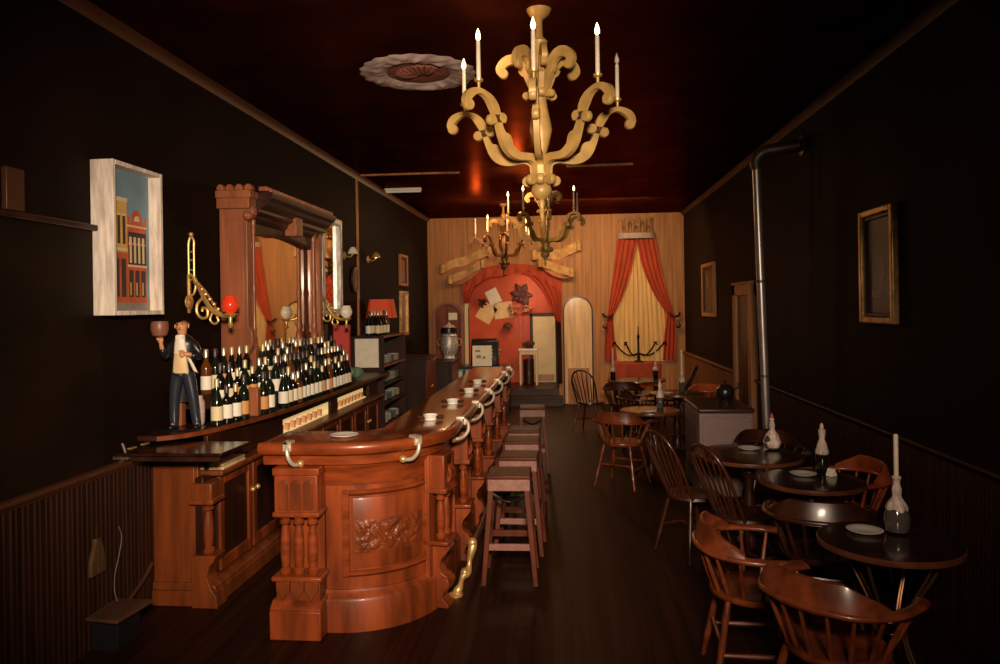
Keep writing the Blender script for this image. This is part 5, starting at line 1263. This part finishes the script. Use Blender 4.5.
def chandelier(label, unlit=(), gm='gold'):
    """origin at the ceiling end of the stem; arms of flat carved scrollwork"""
    t = thing('chandelier', label, 'chandelier', group='gilt chandeliers')
    Z = -1.25        # z of the lower finial tip relative to the ceiling
    prof = [(.004, .0), (.012, .02), (.014, .045), (.022, .055), (.013, .07), (.018, .09), (.020, .11), (.016, .12), (.05, .145), (.063, .175), (.055, .205), (.03, .225), (.045, .24), (.055, .26), (.05, .29), (.036, .33),
            (.032, .39), (.050, .46), (.068, .53), (.062, .58), (.044, .66), (.034, .73), (.046, .76), (.032, .79), (.036, .86), (.055, .93), (.060, .98), (.040, 1.03), (.050, 1.06), (.022, 1.09), (.018, 1.25)]
    obj('stem', MB().lathe([(r, z + Z) for r, z in prof], 24), W[gm], t, smooth=60)
    obj('ceiling_cup', MB().lathe([(.02, -.06), (.06, -.03), (.075, 0)], 20), W[gm], t)
    for k, a in enumerate(ANG):
        M = Matrix.Rotation(math.radians(a), 4, 'Z') @ Matrix.Translation((0, 0, Z))
        mb = MB()
        P = spline([(.03, .25), (.035, .33), (.09, .362), (.20, .36), (.275, .40), (.325, .475), (.352, .545), (.375, .605), (.42, .655), (.485, .678), (.55, .655), (.578, .610), (.565, .575)], 6)
        ws = [.030 - .012 * min(1, i / 60) + .006 * math.sin(i * .33) for i in range(len(P))]
        strip(mb, P, ws, .017, M)
        for (x, z, r) in ((.085, .235, .032), (.318, .555, .030), (.395, .535, .030), (.562, .592, .032)): disc(mb, x, z, r, .019, M)
        strip(mb, [(.02, .24), (.085, .235)], .022, .017, M)
        strip(mb, [(.30, .552), (.41, .538)], .022, .017, M)
        strip(mb, spline([(.255, .40), (.27, .45), (.30, .46)], 4), .016, .015, M)
        arm = obj('arm', mb, W[gm], t, smooth=40)
        c = M @ Vector((.485, 0, .69))
        obj('candle_cup', MB().lathe([(.008, 0), (.010, .035), (.024, .042), (.026, .052), (.014, .055)], 14, tuple(c)), W['brass'], arm)
        obj('candle', MB().lathe([(.0125, .05), (.0115, .255), (.009, .262)], 12, tuple(c)), W['wax'], arm)
        obj('flame', MB().lathe([(.003, .262), (.0125, .275), (.0145, .290), (.010, .308), (.002, .332)], 12, tuple(c)), W['waxdrip' if k in unlit else 'flame'], arm)
    for k, a in enumerate(ANG):
        M = Matrix.Rotation(math.radians(a + 10), 4, 'Z') @ Matrix.Translation((0, 0, Z))
        mb = MB()
        P = spline([(.02, .74), (.055, .82), (.09, .91), (.14, .96), (.20, .955), (.238, .91), (.215, .87)], 6)
        strip(mb, P, [.020 + .010 * math.sin(PI * i / len(P)) for i in range(len(P))], .015, M)
        disc(mb, .218, .882, .030, .017, M); disc(mb, .082, .742, .024, .017, M)
        strip(mb, [(.02, .745), (.082, .742)], .018, .015, M)
        strip(mb, spline([(.06, .86), (.10, .87), (.12, .90)], 4), .012, .013, M)
        obj('crown_scroll', mb, W[gm], t, smooth=40)
    return t
ch = chandelier('large gilt chandelier with candle lights hanging nearest the camera', (2,))
ch.location = (-.14, 4.40, H); ch.rotation_euler = (0, 0, math.radians(-2))
dup(ch, (-.275, 9.75, H), math.radians(8), 'second gilt chandelier, further back on the same line as the large one')
c3 = chandelier('farthest chandelier, darkened to a silhouette, hung left before the alcove', (0, 1, 3, 4), 'golddull')  # duller gilt puts the backlit silhouette's shade into the colour
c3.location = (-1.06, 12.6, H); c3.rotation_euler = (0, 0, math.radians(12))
